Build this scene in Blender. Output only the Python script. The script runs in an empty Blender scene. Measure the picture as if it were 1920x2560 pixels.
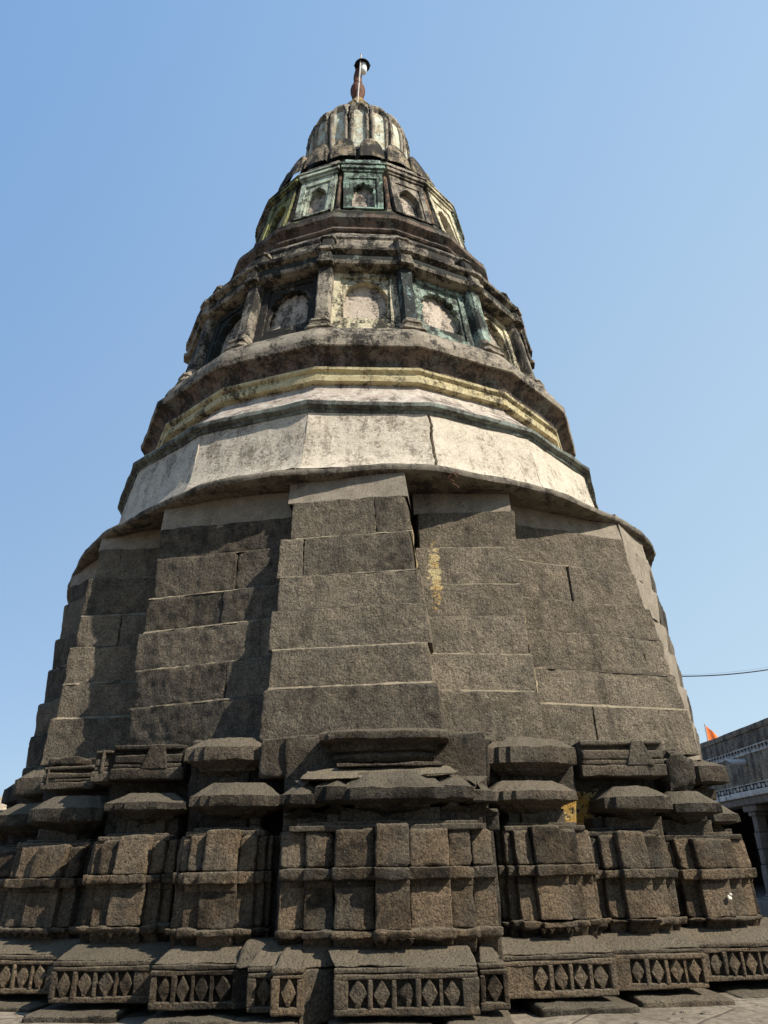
import bpy, math, random
import numpy as np
from math import sin, cos, pi, radians as rad

random.seed(7)
rng = np.random.default_rng(7)
scene = bpy.context.scene
C = scene.collection

# ------------------------------------------------------------------ camera
cam_d = bpy.data.cameras.new('camera')
cam = bpy.data.objects.new('camera', cam_d)
C.objects.link(cam)
scene.camera = cam
cam_d.sensor_width = 36.0
cam_d.lens = 36.0 * 1900 / 2560
cam_d.clip_end = 5000
cam_d.clip_start = 0.05
from mathutils import Matrix, Vector
cam.matrix_world = (Matrix.Translation((0, 0, 0.85)) @ Matrix.Rotation(rad(90 + 24.9), 4, 'X')
                    @ Matrix.Rotation(rad(-0.95), 4, 'Z'))

# ------------------------------------------------------------------ light
SUN_AZ, SUN_EL = 57.0, 42.0        # azimuth: degrees to the right of straight behind the camera
world = bpy.data.worlds.new('World')
scene.world = world
world.use_nodes = True
wn = world.node_tree
sky = wn.nodes.new('ShaderNodeTexSky')
sky.sky_type = 'NISHITA'
sky.sun_disc = False
sdir = Vector((sin(rad(SUN_AZ)) * cos(rad(SUN_EL)), -cos(rad(SUN_AZ)) * cos(rad(SUN_EL)), sin(rad(SUN_EL))))
sky.sun_elevation = rad(SUN_EL)
sky.sun_rotation = math.atan2(sdir.x, sdir.y)
sky.air_density = 1.0
sky.dust_density = 0.3
sky.ozone_density = 1.0
sky.altitude = 500
bg = wn.nodes['Background']
bg.inputs['Strength'].default_value = 0.15
# the morning haze evens the clear Nishita sky out: paler towards the sun's side and the horizon
tc = wn.nodes.new('ShaderNodeTexCoord')
sp_ = wn.nodes.new('ShaderNodeSeparateXYZ')
wn.links.new(tc.outputs['Generated'], sp_.inputs[0])
def wmath(op, a, b):
    x = wn.nodes.new('ShaderNodeMath'); x.operation = op
    for i, v in ((0, a), (1, b)):
        if isinstance(v, (int, float)): x.inputs[i].default_value = v
        else: wn.links.new(v, x.inputs[i])
    return x.outputs[0]
comb = wn.nodes.new('ShaderNodeCombineColor')
K = 1 / (0.15 * 2 ** 0.95)
for ch, (b0, bx, bz) in enumerate(((.432, .224, -.153), (.585, .233, -.107), (.732, .141, .053))):
    v = wmath('ADD', wmath('MULTIPLY', sp_.outputs[0], bx * K), wmath('MULTIPLY', wmath('MAXIMUM', sp_.outputs[2], 0.0), bz * K))
    wn.links.new(wmath('MAXIMUM', wmath('ADD', v, b0 * K), 0.02), comb.inputs[ch])
mixs = wn.nodes.new('ShaderNodeMix'); mixs.data_type = 'RGBA'
mixs.inputs[0].default_value = 0.9
wn.links.new(sky.outputs[0], mixs.inputs[6]); wn.links.new(comb.outputs[0], mixs.inputs[7])
wn.links.new(mixs.outputs[2], bg.inputs[0])
sun_d = bpy.data.lights.new('sun', 'SUN')
sun_d.energy = 4.2
sun_d.angle = rad(0.5)
sun_d.color = (1.0, 0.93, 0.815)
sun = bpy.data.objects.new('sun', sun_d)
C.objects.link(sun)
sun.rotation_euler = (-sdir).to_track_quat('-Z', 'Y').to_euler()
scene.view_settings.view_transform = 'Standard'
scene.view_settings.look = 'None'
scene.view_settings.exposure = 0.95
scene.view_settings.gamma = 1.0

# ------------------------------------------------------------------ noise (numpy)
_tab = np.random.default_rng(11).random((64, 64, 64)).astype(np.float32)
def vnoise(p):
    """smooth value noise, -1..1, p (n,3)"""
    i = np.floor(p).astype(int)
    f = p - i
    f = f * f * (3 - 2 * f)
    r = 0
    for dx in (0, 1):
        wx = f[:, 0] if dx else 1 - f[:, 0]
        for dy in (0, 1):
            wy = f[:, 1] if dy else 1 - f[:, 1]
            for dz in (0, 1):
                wz = f[:, 2] if dz else 1 - f[:, 2]
                r = r + wx * wy * wz * _tab[(i[:, 0] + dx) & 63, (i[:, 1] + dy) & 63, (i[:, 2] + dz) & 63]
    return 2 * r - 1
def fbm(p, scale, octaves=3, seed=0.0):
    r, a = 0, 1.0
    for k in range(octaves):
        r = r + a * vnoise(p * scale * (2.07 ** k) + seed + 17.3 * k)
        a *= 0.5
    return r
def nz(x, s=0.0):
    return float(vnoise(np.array([[x, 3.7 + s, 9.1 - s]]))[0])

# ------------------------------------------------------------------ mesh gathering
class Geo:
    def __init__(self):
        self.v, self.f, self.t, self.s, self.n, self.mi = [], [], [], [], 0, []
    def add(self, V, F, tint=0.5, stain=0.0, mi=0):
        self.mi += [mi] * len(F)
        V = np.asarray(V, float)
        self.v.append(V)
        self.f += [tuple(i + self.n for i in q) for q in F]
        self.t.append(np.full(len(V), tint) if np.isscalar(tint) else tint)
        self.s.append(np.full(len(V), stain) if np.isscalar(stain) else stain)
        self.n += len(V)
    def obj(self, name, mat, parent=None, smooth=True, angle=40):
        me = bpy.data.meshes.new(name)
        V = np.concatenate(self.v)
        me.from_pydata(V.tolist(), [], self.f)
        a = me.attributes.new('tint', 'FLOAT', 'POINT'); a.data.foreach_set('value', np.concatenate(self.t).astype(np.float32))
        a = me.attributes.new('stain', 'FLOAT', 'POINT'); a.data.foreach_set('value', np.concatenate(self.s).astype(np.float32))
        for m_ in (mat if isinstance(mat, (list, tuple)) else [mat]): me.materials.append(m_)
        me.polygons.foreach_set('material_index', self.mi)
        if smooth:
            me.polygons.foreach_set('use_smooth', [True] * len(me.polygons))
            me.set_sharp_from_angle(angle=rad(angle))
        me.update()
        o = bpy.data.objects.new(name, me)
        C.objects.link(o)
        if parent: o.parent = parent
        return o

def thing(name, label, cat, loc=(0, 0, 0), group=None):
    o = bpy.data.objects.new(name, None)
    C.objects.link(o)
    o.location = loc
    o.empty_display_size = 0.2
    o['label'] = label
    o['category'] = cat
    if group: o['group'] = group
    return o
def tag(o, label, cat, group=None):
    o['label'] = label; o['category'] = cat
    if group: o['group'] = group
    return o
def group_part(name, parent, label=None):
    o = bpy.data.objects.new(name, None)
    C.objects.link(o)
    o.parent = parent
    o.empty_display_size = 0.1
    if label: o['label'] = label
    return o

def axis_pts(L, h, r):
    r = min(r, L * 0.45)
    n = max(1, int(round((L - 2 * r) / h)))
    a = [0, r * 0.3, r * 0.65] + list(np.linspace(r, L - r, n + 1)) + [L - r * 0.65, L - r * 0.3, L]
    return np.array(a)

def block(g, c8, h=0.05, r=0.015, amp=0.006, amp2=0.003, amp3=0.0028, tint=None, stain=0.0, rvar=0.7, chip=0.0, seed=0.0):
    """rough stone block.  c8: 8 points: bottom fl, fr, br, bl then top fl, fr, br, bl"""
    c = np.array(c8, float)
    if tint is None: tint = random.random()
    Lx = (np.linalg.norm(c[1] - c[0]) + np.linalg.norm(c[5] - c[4])) / 2
    Ly = (np.linalg.norm(c[3] - c[0]) + np.linalg.norm(c[7] - c[4])) / 2
    Lz = (np.linalg.norm(c[4] - c[0]) + np.linalg.norm(c[7] - c[3])) / 2
    L = np.array([Lx, Ly, Lz])
    ax = [axis_pts(Lx, h, r), axis_pts(Ly, max(h, Ly / 3), r), axis_pts(Lz, h, r)]
    N = [len(a) for a in ax]
    idx = {}
    verts, faces = [], []
    def vid(i, j, k):
        key = (i, j, k)
        if key not in idx:
            idx[key] = len(verts)
            verts.append((ax[0][i], ax[1][j], ax[2][k]))
        return idx[key]
    for j, flip in ((0, False), (N[1] - 1, True)):
        for i in range(N[0] - 1):
            for k in range(N[2] - 1):
                q = [vid(i, j, k), vid(i + 1, j, k), vid(i + 1, j, k + 1), vid(i, j, k + 1)]
                faces.append(q[::-1] if flip else q)
    for i, flip in ((0, True), (N[0] - 1, False)):
        for j in range(N[1] - 1):
            for k in range(N[2] - 1):
                q = [vid(i, j, k), vid(i, j + 1, k), vid(i, j + 1, k + 1), vid(i, j, k + 1)]
                faces.append(q[::-1] if flip else q)
    for k, flip in ((0, True), (N[2] - 1, False)):
        for i in range(N[0] - 1):
            for j in range(N[1] - 1):
                q = [vid(i, j, k), vid(i + 1, j, k), vid(i + 1, j + 1, k), vid(i, j + 1, k)]
                faces.append(q[::-1] if flip else q)
    p = np.array(verts)
    def tri(p):
        u = p / L
        x, y, z = u[:, 0:1], u[:, 1:2], u[:, 2:3]
        bot = (1 - x) * (1 - y) * c[0] + x * (1 - y) * c[1] + x * y * c[2] + (1 - x) * y * c[3]
        top = (1 - x) * (1 - y) * c[4] + x * (1 - y) * c[5] + x * y * c[6] + (1 - x) * y * c[7]
        return (1 - z) * bot + z * top
    w0 = tri(p)
    rr = r * (1 + rvar * fbm(w0, 7.0, 2, seed))
    if chip:
        e = fbm(w0, 5.0, 2, seed + 5)
        rr = rr + chip * np.clip(e - 0.25, 0, 1)
    rr = np.clip(rr, r * 0.2, np.minimum(L.min() * 0.45, r * 8))[:, None]
    q = np.minimum(np.maximum(p, rr), L - rr)
    d = p - q
    dl = np.linalg.norm(d, axis=1, keepdims=True)
    dn = d / np.maximum(dl, 1e-9)
    # flat-face points: direction along their face
    p2 = np.where(dl > 1e-9, q + dn * rr, p)
    n = dn
    disp = amp * fbm(w0, 3.5, 2, seed + 31) + amp2 * fbm(w0, 15.0, 2, seed + 57)
    if h < 0.03: disp = disp + amp3 * (fbm(w0, 38.0, 2, seed + 71) - 0.8 * np.clip(vnoise(w0 * 13 + seed + 90) - 0.45, 0, 1) * 6)
    p2 = p2 + n * disp[:, None]
    W = tri(p2)
    g.add(W, faces, tint, stain if np.isscalar(stain) else stain(W))

def box8(x0, x1, t0, t1, z0, z1, P):
    """front at t1, back at t0 through frame P(u, t, z)"""
    return [P(x0, t1, z0), P(x1, t1, z0), P(x1, t0, z0), P(x0, t0, z0),
            P(x0, t1, z1), P(x1, t1, z1), P(x1, t0, z1), P(x0, t0, z1)]

def grid(g, Fn, us, vs, tint=0.5, flip=False, stain=0.0):
    V = [Fn(u, v) for v in vs for u in us]
    nu = len(us)
    F = []
    for j in range(len(vs) - 1):
        for i in range(nu - 1):
            q = (j * nu + i, j * nu + i + 1, (j + 1) * nu + i + 1, (j + 1) * nu + i)
            F.append(q[::-1] if flip else q)
    g.add(V, F, tint, stain)

def tube(g, pts, r, n=10, tint=0.5, cap=True):
    pts = [Vector(p) for p in pts]
    rs = r if hasattr(r, '__len__') else [r] * len(pts)
    V, F = [], []
    ref = Vector((0, 0, 1))
    for i, p in enumerate(pts):
        d = (pts[min(i + 1, len(pts) - 1)] - pts[max(i - 1, 0)]).normalized()
        if abs(d.dot(ref)) > 0.95: ref = Vector((1, 0, 0))
        a = d.cross(ref).normalized(); b = d.cross(a)
        for k in range(n):
            th = 2 * pi * k / n
            V.append(tuple(p + (a * cos(th) + b * sin(th)) * rs[i]))
    for i in range(len(pts) - 1):
        for k in range(n):
            F.append((i * n + k, (i + 1) * n + k, (i + 1) * n + (k + 1) % n, i * n + (k + 1) % n))
    if cap:
        F.append(tuple(range(n)))
        F.append(tuple(range((len(pts) - 1) * n, len(pts) * n))[::-1])
    g.add(V, F, tint)

def lathe(g, prof, cx, cy, n=32, tint=0.5, rough=0.0):
    V, F = [], []
    for (r, z) in prof:
        for k in range(n):
            th = 2 * pi * k / n
            V.append((cx + r * cos(th), cy + r * sin(th), z))
    V = np.array(V)
    if rough:
        V = V + np.stack([fbm(V, 9, 2, s) for s in (1., 2., 3.)], 1) * rough
    for j in range(len(prof) - 1):
        for k in range(n):
            F.append((j * n + k, j * n + (k + 1) % n, (j + 1) * n + (k + 1) % n, (j + 1) * n + k))
    g.add(V, F, tint)
# ------------------------------------------------------------------ materials
class M:
    """small node helper"""
    def __init__(self, name):
        self.m = bpy.data.materials.new(name)
        self.m.use_nodes = True
        self.t = self.m.node_tree
        self.b = self.t.nodes['Principled BSDF']
        self.b.inputs['Roughness'].default_value = 0.92
        self.b.inputs['Specular IOR Level'].default_value = 0.18
        self.co = self.t.nodes.new('ShaderNodeTexCoord').outputs['Object']
    def n(self, kind, **kw):
        x = self.t.nodes.new(kind)
        for k, v in kw.items(): setattr(x, k, v)
        return x
    def link(self, a, b): self.t.links.new(a, b)
    def scaled(self, s):
        x = self.n('ShaderNodeVectorMath', operation='MULTIPLY')
        self.link(self.co, x.inputs[0]); x.inputs[1].default_value = s
        return x.outputs[0]
    def noise(self, scale, detail=4, rough=0.55, vec=None, dist=0.0):
        x = self.n('ShaderNodeTexNoise')
        x.inputs['Scale'].default_value = scale; x.inputs['Detail'].default_value = detail
        x.inputs['Roughness'].default_value = rough; x.inputs['Distortion'].default_value = dist
        self.link(vec or self.co, x.inputs['Vector'])
        return x.outputs['Fac']
    def ramp(self, fac, stops, interp='LINEAR'):
        x = self.n('ShaderNodeValToRGB')
        x.color_ramp.interpolation = interp
        e = x.color_ramp.elements
        while len(e) < len(stops): e.new(0.5)
        for i, (p, c) in enumerate(stops):
            e[i].position = p
            c = c if hasattr(c, '__len__') else (c, c, c)
            e[i].color = (*c, 1)
        self.link(fac, x.inputs[0])
        return x.outputs[0]
    def mix(self, fac, a, b, mode='MIX'):
        x = self.n('ShaderNodeMix', data_type='RGBA', blend_type=mode)
        for inp, v in ((x.inputs[0], fac), (x.inputs[6], a), (x.inputs[7], b)):
            if isinstance(v, (int, float)): inp.default_value = v
            elif isinstance(v, tuple): inp.default_value = (*v, 1)
            else: self.link(v, inp)
        return x.outputs[2]
    def math(self, op, a, b=0.0, clamp=False):
        x = self.n('ShaderNodeMath', operation=op, use_clamp=clamp)
        for inp, v in ((x.inputs[0], a), (x.inputs[1], b)):
            if isinstance(v, (int, float)): inp.default_value = v
            else: self.link(v, inp)
        return x.outputs[0]
    def attr(self, name):
        x = self.n('ShaderNodeAttribute', attribute_name=name)
        return x.outputs['Fac']
    def bump(self, h, strength=0.5, dist=0.02, prev=None):
        x = self.n('ShaderNodeBump')
        x.inputs['Strength'].default_value = strength; x.inputs['Distance'].default_value = dist
        self.link(h, x.inputs['Height'])
        if prev is not None: self.link(prev, x.inputs['Normal'])
        return x.outputs[0]
    def done(self, col, nrm=None):
        if isinstance(col, tuple): self.b.inputs['Base Color'].default_value = (*col, 1)
        else: self.link(col, self.b.inputs['Base Color'])
        if nrm is not None: self.link(nrm, self.b.inputs['Normal'])
        return self.m

def stone_mat(name, dark=(.034, .0275, .020), light=(.205, .167, .120), lichen=0.25, chisel=0.5, pale=(.15, .125, .09), dust=0.5):
    m = M(name)
    n1 = m.noise(1.7, 6, 0.6)
    n2 = m.noise(11, 5, 0.6)
    n3 = m.noise(58, 5, 0.7)
    a = m.math('ADD', m.math('MULTIPLY', n1, 0.5), m.math('MULTIPLY', n2, 0.5))
    tint = m.math('MULTIPLY', m.math('SUBTRACT', m.attr('tint'), 0.5), 0.36)
    a = m.math('ADD', a, tint)
    col = m.ramp(a, [(0.30, dark), (0.47, tuple((d + l) / 2 for d, l in zip(dark, light))), (0.66, light)])
    hue = m.noise(3.1, 3, 0.5)
    col = m.mix(m.ramp(hue, [(0.45, 0.0), (0.62, 0.45)]), col, (.098, .087, .068))
    grain = m.ramp(n3, [(0.32, 0.40), (0.5, 0.98), (0.68, 1.6)])
    col = m.mix(1.0, col, grain, 'MULTIPLY')
    # black rain streaks and pale lichen, each with its own outline
    st = m.noise(4.5, 5, 0.65, m.scaled((1, 1, 0.22)))
    col = m.mix(m.ramp(st, [(0.54, 0.0), (0.70, 0.62)]), col, (.017, .0155, .0135))
    li = m.noise(8.0, 7, 0.7)
    col = m.mix(m.ramp(li, [(0.58, 0.0), (0.72, lichen)]), col, pale)
    sp = m.noise(38, 2, 0.5)
    col = m.mix(m.ramp(sp, [(0.70, 0.0), (0.76, 0.5)]), col, (.20, .175, .13))
    # dust lying on ledges
    geo_ = m.n('ShaderNodeNewGeometry'); sz = m.n('ShaderNodeSeparateXYZ'); m.link(geo_.outputs['True Normal'], sz.inputs[0])
    du = m.math('ADD', sz.outputs[2], m.math('MULTIPLY', m.math('SUBTRACT', m.noise(9, 4), 0.5), 0.5))
    col = m.mix(m.ramp(du, [(0.35, 0.0), (0.75, dust)]), col, (.20, .165, .115))
    # lime / ochre paint splashes
    s = m.math('ADD', m.attr('stain'), m.math('MULTIPLY', m.math('SUBTRACT', m.noise(26, 5, 0.7), 0.5), 1.5))
    col = m.mix(m.ramp(s, [(0.48, 0.0), (0.56, 0.85)]), col, m.ramp(m.noise(5), [(0.4, (.46, .27, .06)), (0.6, (.52, .42, .22))]))
    # pitted surface and chisel marks
    pit = m.noise(30, 6, 0.65)
    vor = m.n('ShaderNodeTexVoronoi'); vor.inputs['Scale'].default_value = 34
    m.link(m.co, vor.inputs['Vector'])
    holes = m.ramp(vor.outputs['Distance'], [(0.08, 0.0), (0.30, 1.0)])
    ch = m.noise(20, 3, 0.5, m.scaled((2.6, 2.6, 0.7)), 0.6)
    h = m.math('ADD', pit, m.math('MULTIPLY', ch, chisel))
    h = m.math('ADD', h, m.math('MULTIPLY', holes, 0.28))
    nrm = m.bump(h, 1.0, 0.030)
    nrm = m.bump(m.noise(120, 3, 0.6), 0.6, 0.008, nrm)
    return m.done(col, nrm)

def paint_mat(name, paint, grime=0.5, under=(.16, .13, .10), black=(.0095, .009, .008), cool=None, w=(0.36, 0.33, 0.31)):
    """old lime paint over plaster, peeled and black with grime"""
    m = M(name)
    base = m.mix(m.ramp(m.noise(7, 6, 0.65), [(0.40, 0.0), (0.62, 0.75)]), paint, under)
    if cool:
        base = m.mix(m.ramp(m.noise(3.0, 5, 0.6), [(0.46, 0.0), (0.60, 0.8)]), base, cool)
    base = m.mix(0.5, base, m.mix(1.0, base, m.ramp(m.noise(50, 5, 0.7), [(0.3, 0.35), (0.7, 1.5)]), 'MULTIPLY'))
    g1 = m.noise(2.6, 8, 0.72)
    g2 = m.noise(6.0, 6, 0.68, m.scaled((1, 1, 0.25)))
    g3 = m.noise(30, 6, 0.8)
    gr = m.math('ADD', m.math('MULTIPLY', g1, w[0]), m.math('ADD', m.math('MULTIPLY', g2, w[1]), m.math('MULTIPLY', g3, w[2])))
    gr = m.math('ADD', gr, m.math('MULTIPLY', m.math('SUBTRACT', m.attr('tint'), 0.5), 0.16))
    t = 0.66 - 0.32 * grime
    mask = m.ramp(gr, [(t - 0.03, 0.0), (t + 0.035, 0.95)])
    col = m.mix(mask, base, m.mix(m.ramp(m.noise(20, 4), [(0.4, 0.0), (0.68, 0.5)]), black, tuple(x * 3.2 for x in black)))
    h = m.math('ADD', m.noise(14, 7, 0.7), m.math('MULTIPLY', mask, -0.15))
    nrm = m.bump(h, 0.5, 0.02)
    nrm = m.bump(m.noise(70, 3, 0.6), 0.35, 0.006, nrm)
    return m.done(col, nrm)

def plain_mat(name, col, rough=0.6, metal=0.0, var=0.25, scale=25):
    m = M(name)
    m.b.inputs['Roughness'].default_value = rough
    m.b.inputs['Metallic'].default_value = metal
    c = m.mix(m.ramp(m.noise(scale, 5, 0.6), [(0.35, 0.0), (0.65, 1.0)]), tuple(x * (1 - var) for x in col), tuple(min(1, x * (1 + var * .5)) for x in col))
    return m.done(c, m.bump(m.noise(scale * 2, 3), 0.15, 0.004))

S_WALL = stone_mat('wall_basalt')
S_BASE = stone_mat('plinth_basalt', dark=(.022, .0165, .0105), light=(.158, .113, .070), lichen=0.18, chisel=0.25)
S_CAP = stone_mat('weathered_basalt', dark=(.017, .014, .0105), light=(.110, .086, .060), lichen=0.35, chisel=0.15)
S_SLOPE = stone_mat('dusty_basalt', dark=(.026, .021, .0145), light=(.135, .103, .068), lichen=0.35, chisel=0.1)
S_CORE = stone_mat('joint_mortar', dark=(.05, .04, .028), light=(.24, .19, .12), lichen=0.5, chisel=0.0)
PLASTER = paint_mat('old_lime_plaster', (.235, .20, .155), 0.26, under=(.155, .128, .095), black=(.035, .03, .024))
EAVE_M = paint_mat('eave_plaster', (.17, .146, .112), 0.46, under=(.10, .086, .066), black=(.025, .021, .018))
CREAM = paint_mat('cream_plaster', (.46, .405, .325), 0.36, under=(.38, .33, .26), black=(.12, .10, .075), w=(0.30, 0.30, 0.40))
LEDGE = paint_mat('green_ledge', (.16, .18, .155), 0.50, under=(.11, .105, .085), black=(.03, .028, .024))
PEEL = paint_mat('peeling_pink_white', (.42, .375, .315), 0.40, under=(.25, .19, .155), black=(.06, .047, .038))
YELLOW = paint_mat('yellow_paint', (.50, .435, .265), 0.44, under=(.33, .265, .14), black=(.03, .024, .017))
BROWN = paint_mat('brown_cove', (.125, .092, .07), 0.52, under=(.165, .12, .092), black=(.02, .016, .013), cool=(.12, .125, .11))
GREY = paint_mat('grey_tier', (.27, .232, .18), 0.53, under=(.16, .135, .10))
MOSS = paint_mat('mossy_ledge', (.12, .115, .045), 0.66, under=(.08, .072, .036))
DARK = paint_mat('blackened_plaster', (.21, .185, .145), 0.70, under=(.13, .108, .08))
P_CREAM = paint_mat('cream_yellow_paint', (.54, .485, .33), 0.48, under=(.34, .295, .20))
P_TEAL = paint_mat('teal_paint', (.26, .33, .27), 0.60, under=(.17, .195, .16))
P_BLUE = paint_mat('pale_blue_paint', (.22, .31, .30), 0.70, under=(.13, .16, .155))
P_MINT = paint_mat('mint_paint', (.37, .43, .34), 0.48, under=(.28, .28, .21))
P_TURQ = paint_mat('turquoise_paint', (.23, .335, .265), 0.52, under=(.20, .235, .19))
P_OLIVE = paint_mat('olive_paint', (.22, .22, .085), 0.50, under=(.16, .155, .07))
NICHE = paint_mat('niche_back_plaster', (.43, .365, .295), 0.47, under=(.30, .245, .19), black=(.028, .024, .02))
BRONZE = paint_mat('brown_colonnette', (.20, .125, .075), 0.46, under=(.13, .088, .06))
PETAL = paint_mat('petal_plaster', (.25, .21, .15), 0.58, under=(.22, .16, .085))
DOME_P = paint_mat('dome_panel_paint', (.50, .56, .48), 0.30, under=(.36, .23, .10), black=(.06, .045, .03))
DOME_D = paint_mat('dome_rib_plaster', (.31, .27, .21), 0.52, under=(.18, .15, .115))
OCHRE = paint_mat('ochre_crown', (.32, .22, .085), 0.44, under=(.18, .13, .065))
RUST = plain_mat('red_brown_finial', (.13, .058, .035), 0.75, 0, 0.5, 14)
STEEL = plain_mat('grey_pole', (.36, .33, .30), 0.5, 0.2, 0.25)
BLACKM = plain_mat('black_shade', (.016, .016, .018), 0.45)
def glass_white():
    m = M('white_globe'); m.b.inputs['Roughness'].default_value = 0.25
    m.b.inputs['Specular IOR Level'].default_value = 0.5
    return m.done(m.mix(m.ramp(m.noise(6), [(.45, 0.), (.6, .5)]), (.74, .76, .74), (.50, .53, .50)))
GLOBE = glass_white()
SEAM = paint_mat('lime_seam', (.32, .27, .18), 0.36, under=(.26, .18, .08), black=(.05, .042, .03))

MORTAR = paint_mat('bedding_lime', (.235, .195, .135), 0.50, under=(.13, .105, .07), black=(.028, .023, .016))
# ------------------------------------------------------------------ the temple tower
X0, D = -0.336, 10.0
DELTA = 3.4
NS = 16
HALF = rad(180 / NS)
tower = thing('temple_tower', 'tall weathered stone temple tower with tiers of arched niches and a fluted dome', 'temple tower', (X0, D, 0))

def frame(pt, n):
    cn, sn = cos(rad(n)), sin(rad(n))
    def P(u, o, z):
        return (pt[0] + u * cn + o * sn, -(pt[1] - u * sn + o * cn), z)
    return P

# ---- solid cores
g = Geo()
lathe(g, [(3.75, -0.05), (3.75, 1.2), (3.62, 1.72), (3.45, 1.8), (3.42, 2.12), (3.05, 4.3), (3.0, 4.4)], 0, 0, 64, 0.4, 0.03)
g.obj('wall_core', S_CORE, tower)

# ---- wall faces: courses of dressed basalt, battered
ZCOURSE = [1.70, 2.11, 2.44, 2.80, 3.13, 3.53, 3.94, 4.23]
def sc(z, k): return 1 - (z - 2.12) * k
def wall_face(a, b, joints, k=0.0700, seed=0, label=None, stain=None, plaster=True, step=0.45, dep=0.5, z_shift=0.0, h=0.055, top=None, zt=4.23, zp=3.94, cut={}, mat=None, tone=0.0):
    part = Geo()
    a, b = np.array(a, float), np.array(b, float)
    ZC = ZCOURSE[:-2] + [zp, zt]
    if top is None: top = (a * sc(4.15, k), b * sc(4.15, k))
    ta, tb = np.array(top[0], float), np.array(top[1], float)
    d = (b - a) / np.linalg.norm(b - a)
    nrm = np.array([-d[1], d[0]])          # outward (x,t): left->right, outward is towards the viewer
    if nrm @ (a + b) < 0: nrm = -nrm
    rr = random.Random(seed)
    def pt(s, z, o):
        w = (z - 2.12) / (4.15 - 2.12)
        p0 = a + (ta - a) * w; p1 = b + (tb - b) * w
        q = p0 + (p1 - p0) * s + nrm * o
        return (q[0], -q[1], z)
    for i in range(len(ZC) - 1):
        z0, z1 = ZC[i] + z_shift, ZC[i + 1] + z_shift
        last = i == len(ZC) - 2
        if last and not plaster: continue
        if last: continue
        js = [0.0] + list(joints.get(i, [])) + [1.0]
        zm = (z0 + z1) / 2
        j0 = rr.uniform(-0.03, 0.03); j1 = rr.uniform(-0.03, 0.03)
        if i in cut: js[0] = cut[i]; 
        for s0, s1 in zip(js[:-1], js[1:]):
            e0 = s0 + (j0 if s0 == js[0] else 0.002); e1 = s1 + (j1 if s1 == 1 else -0.002)
            o = rr.uniform(-0.016, 0.016)
            st = k * (z1 - z0) * 4.0 * step * 0.5
            zz0, zz1 = z0 + 0.005, z1 - 0.005
            lean = 0.0
            c8 = [pt(e0, zz0, o - st), pt(e1, zz0, o - st), pt(e1, zz0, o - dep), pt(e0, zz0, o - dep),
                  pt(e0, zz1 + lean, o + st), pt(e1, zz1 - lean, o + st), pt(e1, zz1, o - dep), pt(e0, zz1, o - dep)]
            block(part, c8, h, 0.009, 0.006, 0.006, tint=.1 + .7 * rr.random() + tone, stain=stain or 0.0, seed=seed * 3.1 + i, chip=0.035)
        if i and h < .1:      # lime bedding in the joint below this course, recessed and uneven
            us = np.linspace(js[0] + .004, 1 - .004, 90)
            low = k * (ZC[i] - ZC[i - 1]) * 4.0 * step * 0.5 - .004       # front of the course below
            up = -k * (z1 - z0) * 4.0 * step * 0.5 - .006
            A, B, D_ = [], [], []
            for u in us:
                e = .004 + .009 * nz(u * 19 + i * 5, seed) + .005 * nz(u * 61 + i, seed + 1)
                w = low - .010 + .012 * nz(u * 13 + i * 3, seed + 4)
                A.append(pt(u, z0 - .008, w)); B.append(pt(u, z0 + max(.002, e), w - .008)); D_.append(pt(u, z0 + max(.004, e) + .014, up))
            n = len(us)
            part.add(A + B + D_, [(j * n + q, j * n + q + 1, (j + 1) * n + q + 1, (j + 1) * n + q) for j in range(2) for q in range(n - 1)], rr.random(), 0.0, 1)
    f = part.obj('wall_face', [mat or S_WALL, MORTAR], tower)
    if label: f['label'] = label
    # plastered head of the face, its lower edge ragged
    if plaster:
        pg = Geo()
        zb, zt = ZC[-2] + z_shift, ZC[-1] + 0.03
        us = np.linspace(0, 1, 60)
        L = np.linalg.norm(b - a)
        low = [zb - 0.02 + 0.025 * nz(u * L * 5 + seed * 7) + 0.012 * nz(u * L * 22 + seed) for u in us]
        for side in (0, 1):
            V, F = [], []
            lv = np.linspace(0, 1, 9)
            for w in lv:
                for u, l in zip(us, low):
                    z = l + (zt - l) * w
                    o = 0.014 + 0.004 * nz(u * 9 + w * 5 + seed) if side == 0 else -0.4
                    V.append(pt(u, z, o))
            n = len(us)
            if side == 0:
                for j in range(8):
                    for i in range(n - 1):
                        F.append((j * n + i, j * n + i + 1, (j + 1) * n + i + 1, (j + 1) * n + i))
                front = V; pg.add(V, F)
        # edges back into the wall
        n = len(us)
        for u_i in (0, n - 1):
            ring = [front[j * n + u_i] for j in range(9)]
            u = us[u_i]
            back = [pt(u, low[u_i] + (zt - low[u_i]) * w, -0.35) for w in np.linspace(0, 1, 9)]
            V = ring + back
            pg.add(V, [(j, j + 1, 9 + j + 1, 9 + j) for j in range(8)])
        back = [pt(u, l + 0.004, -0.03) for u, l in zip(us, low)]
        pg.add(front[:n] + back, [(i, i + 1, n + i + 1, n + i) for i in range(n - 1)])
        pg.obj('plaster_head', PLASTER, f)
    return f

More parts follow.
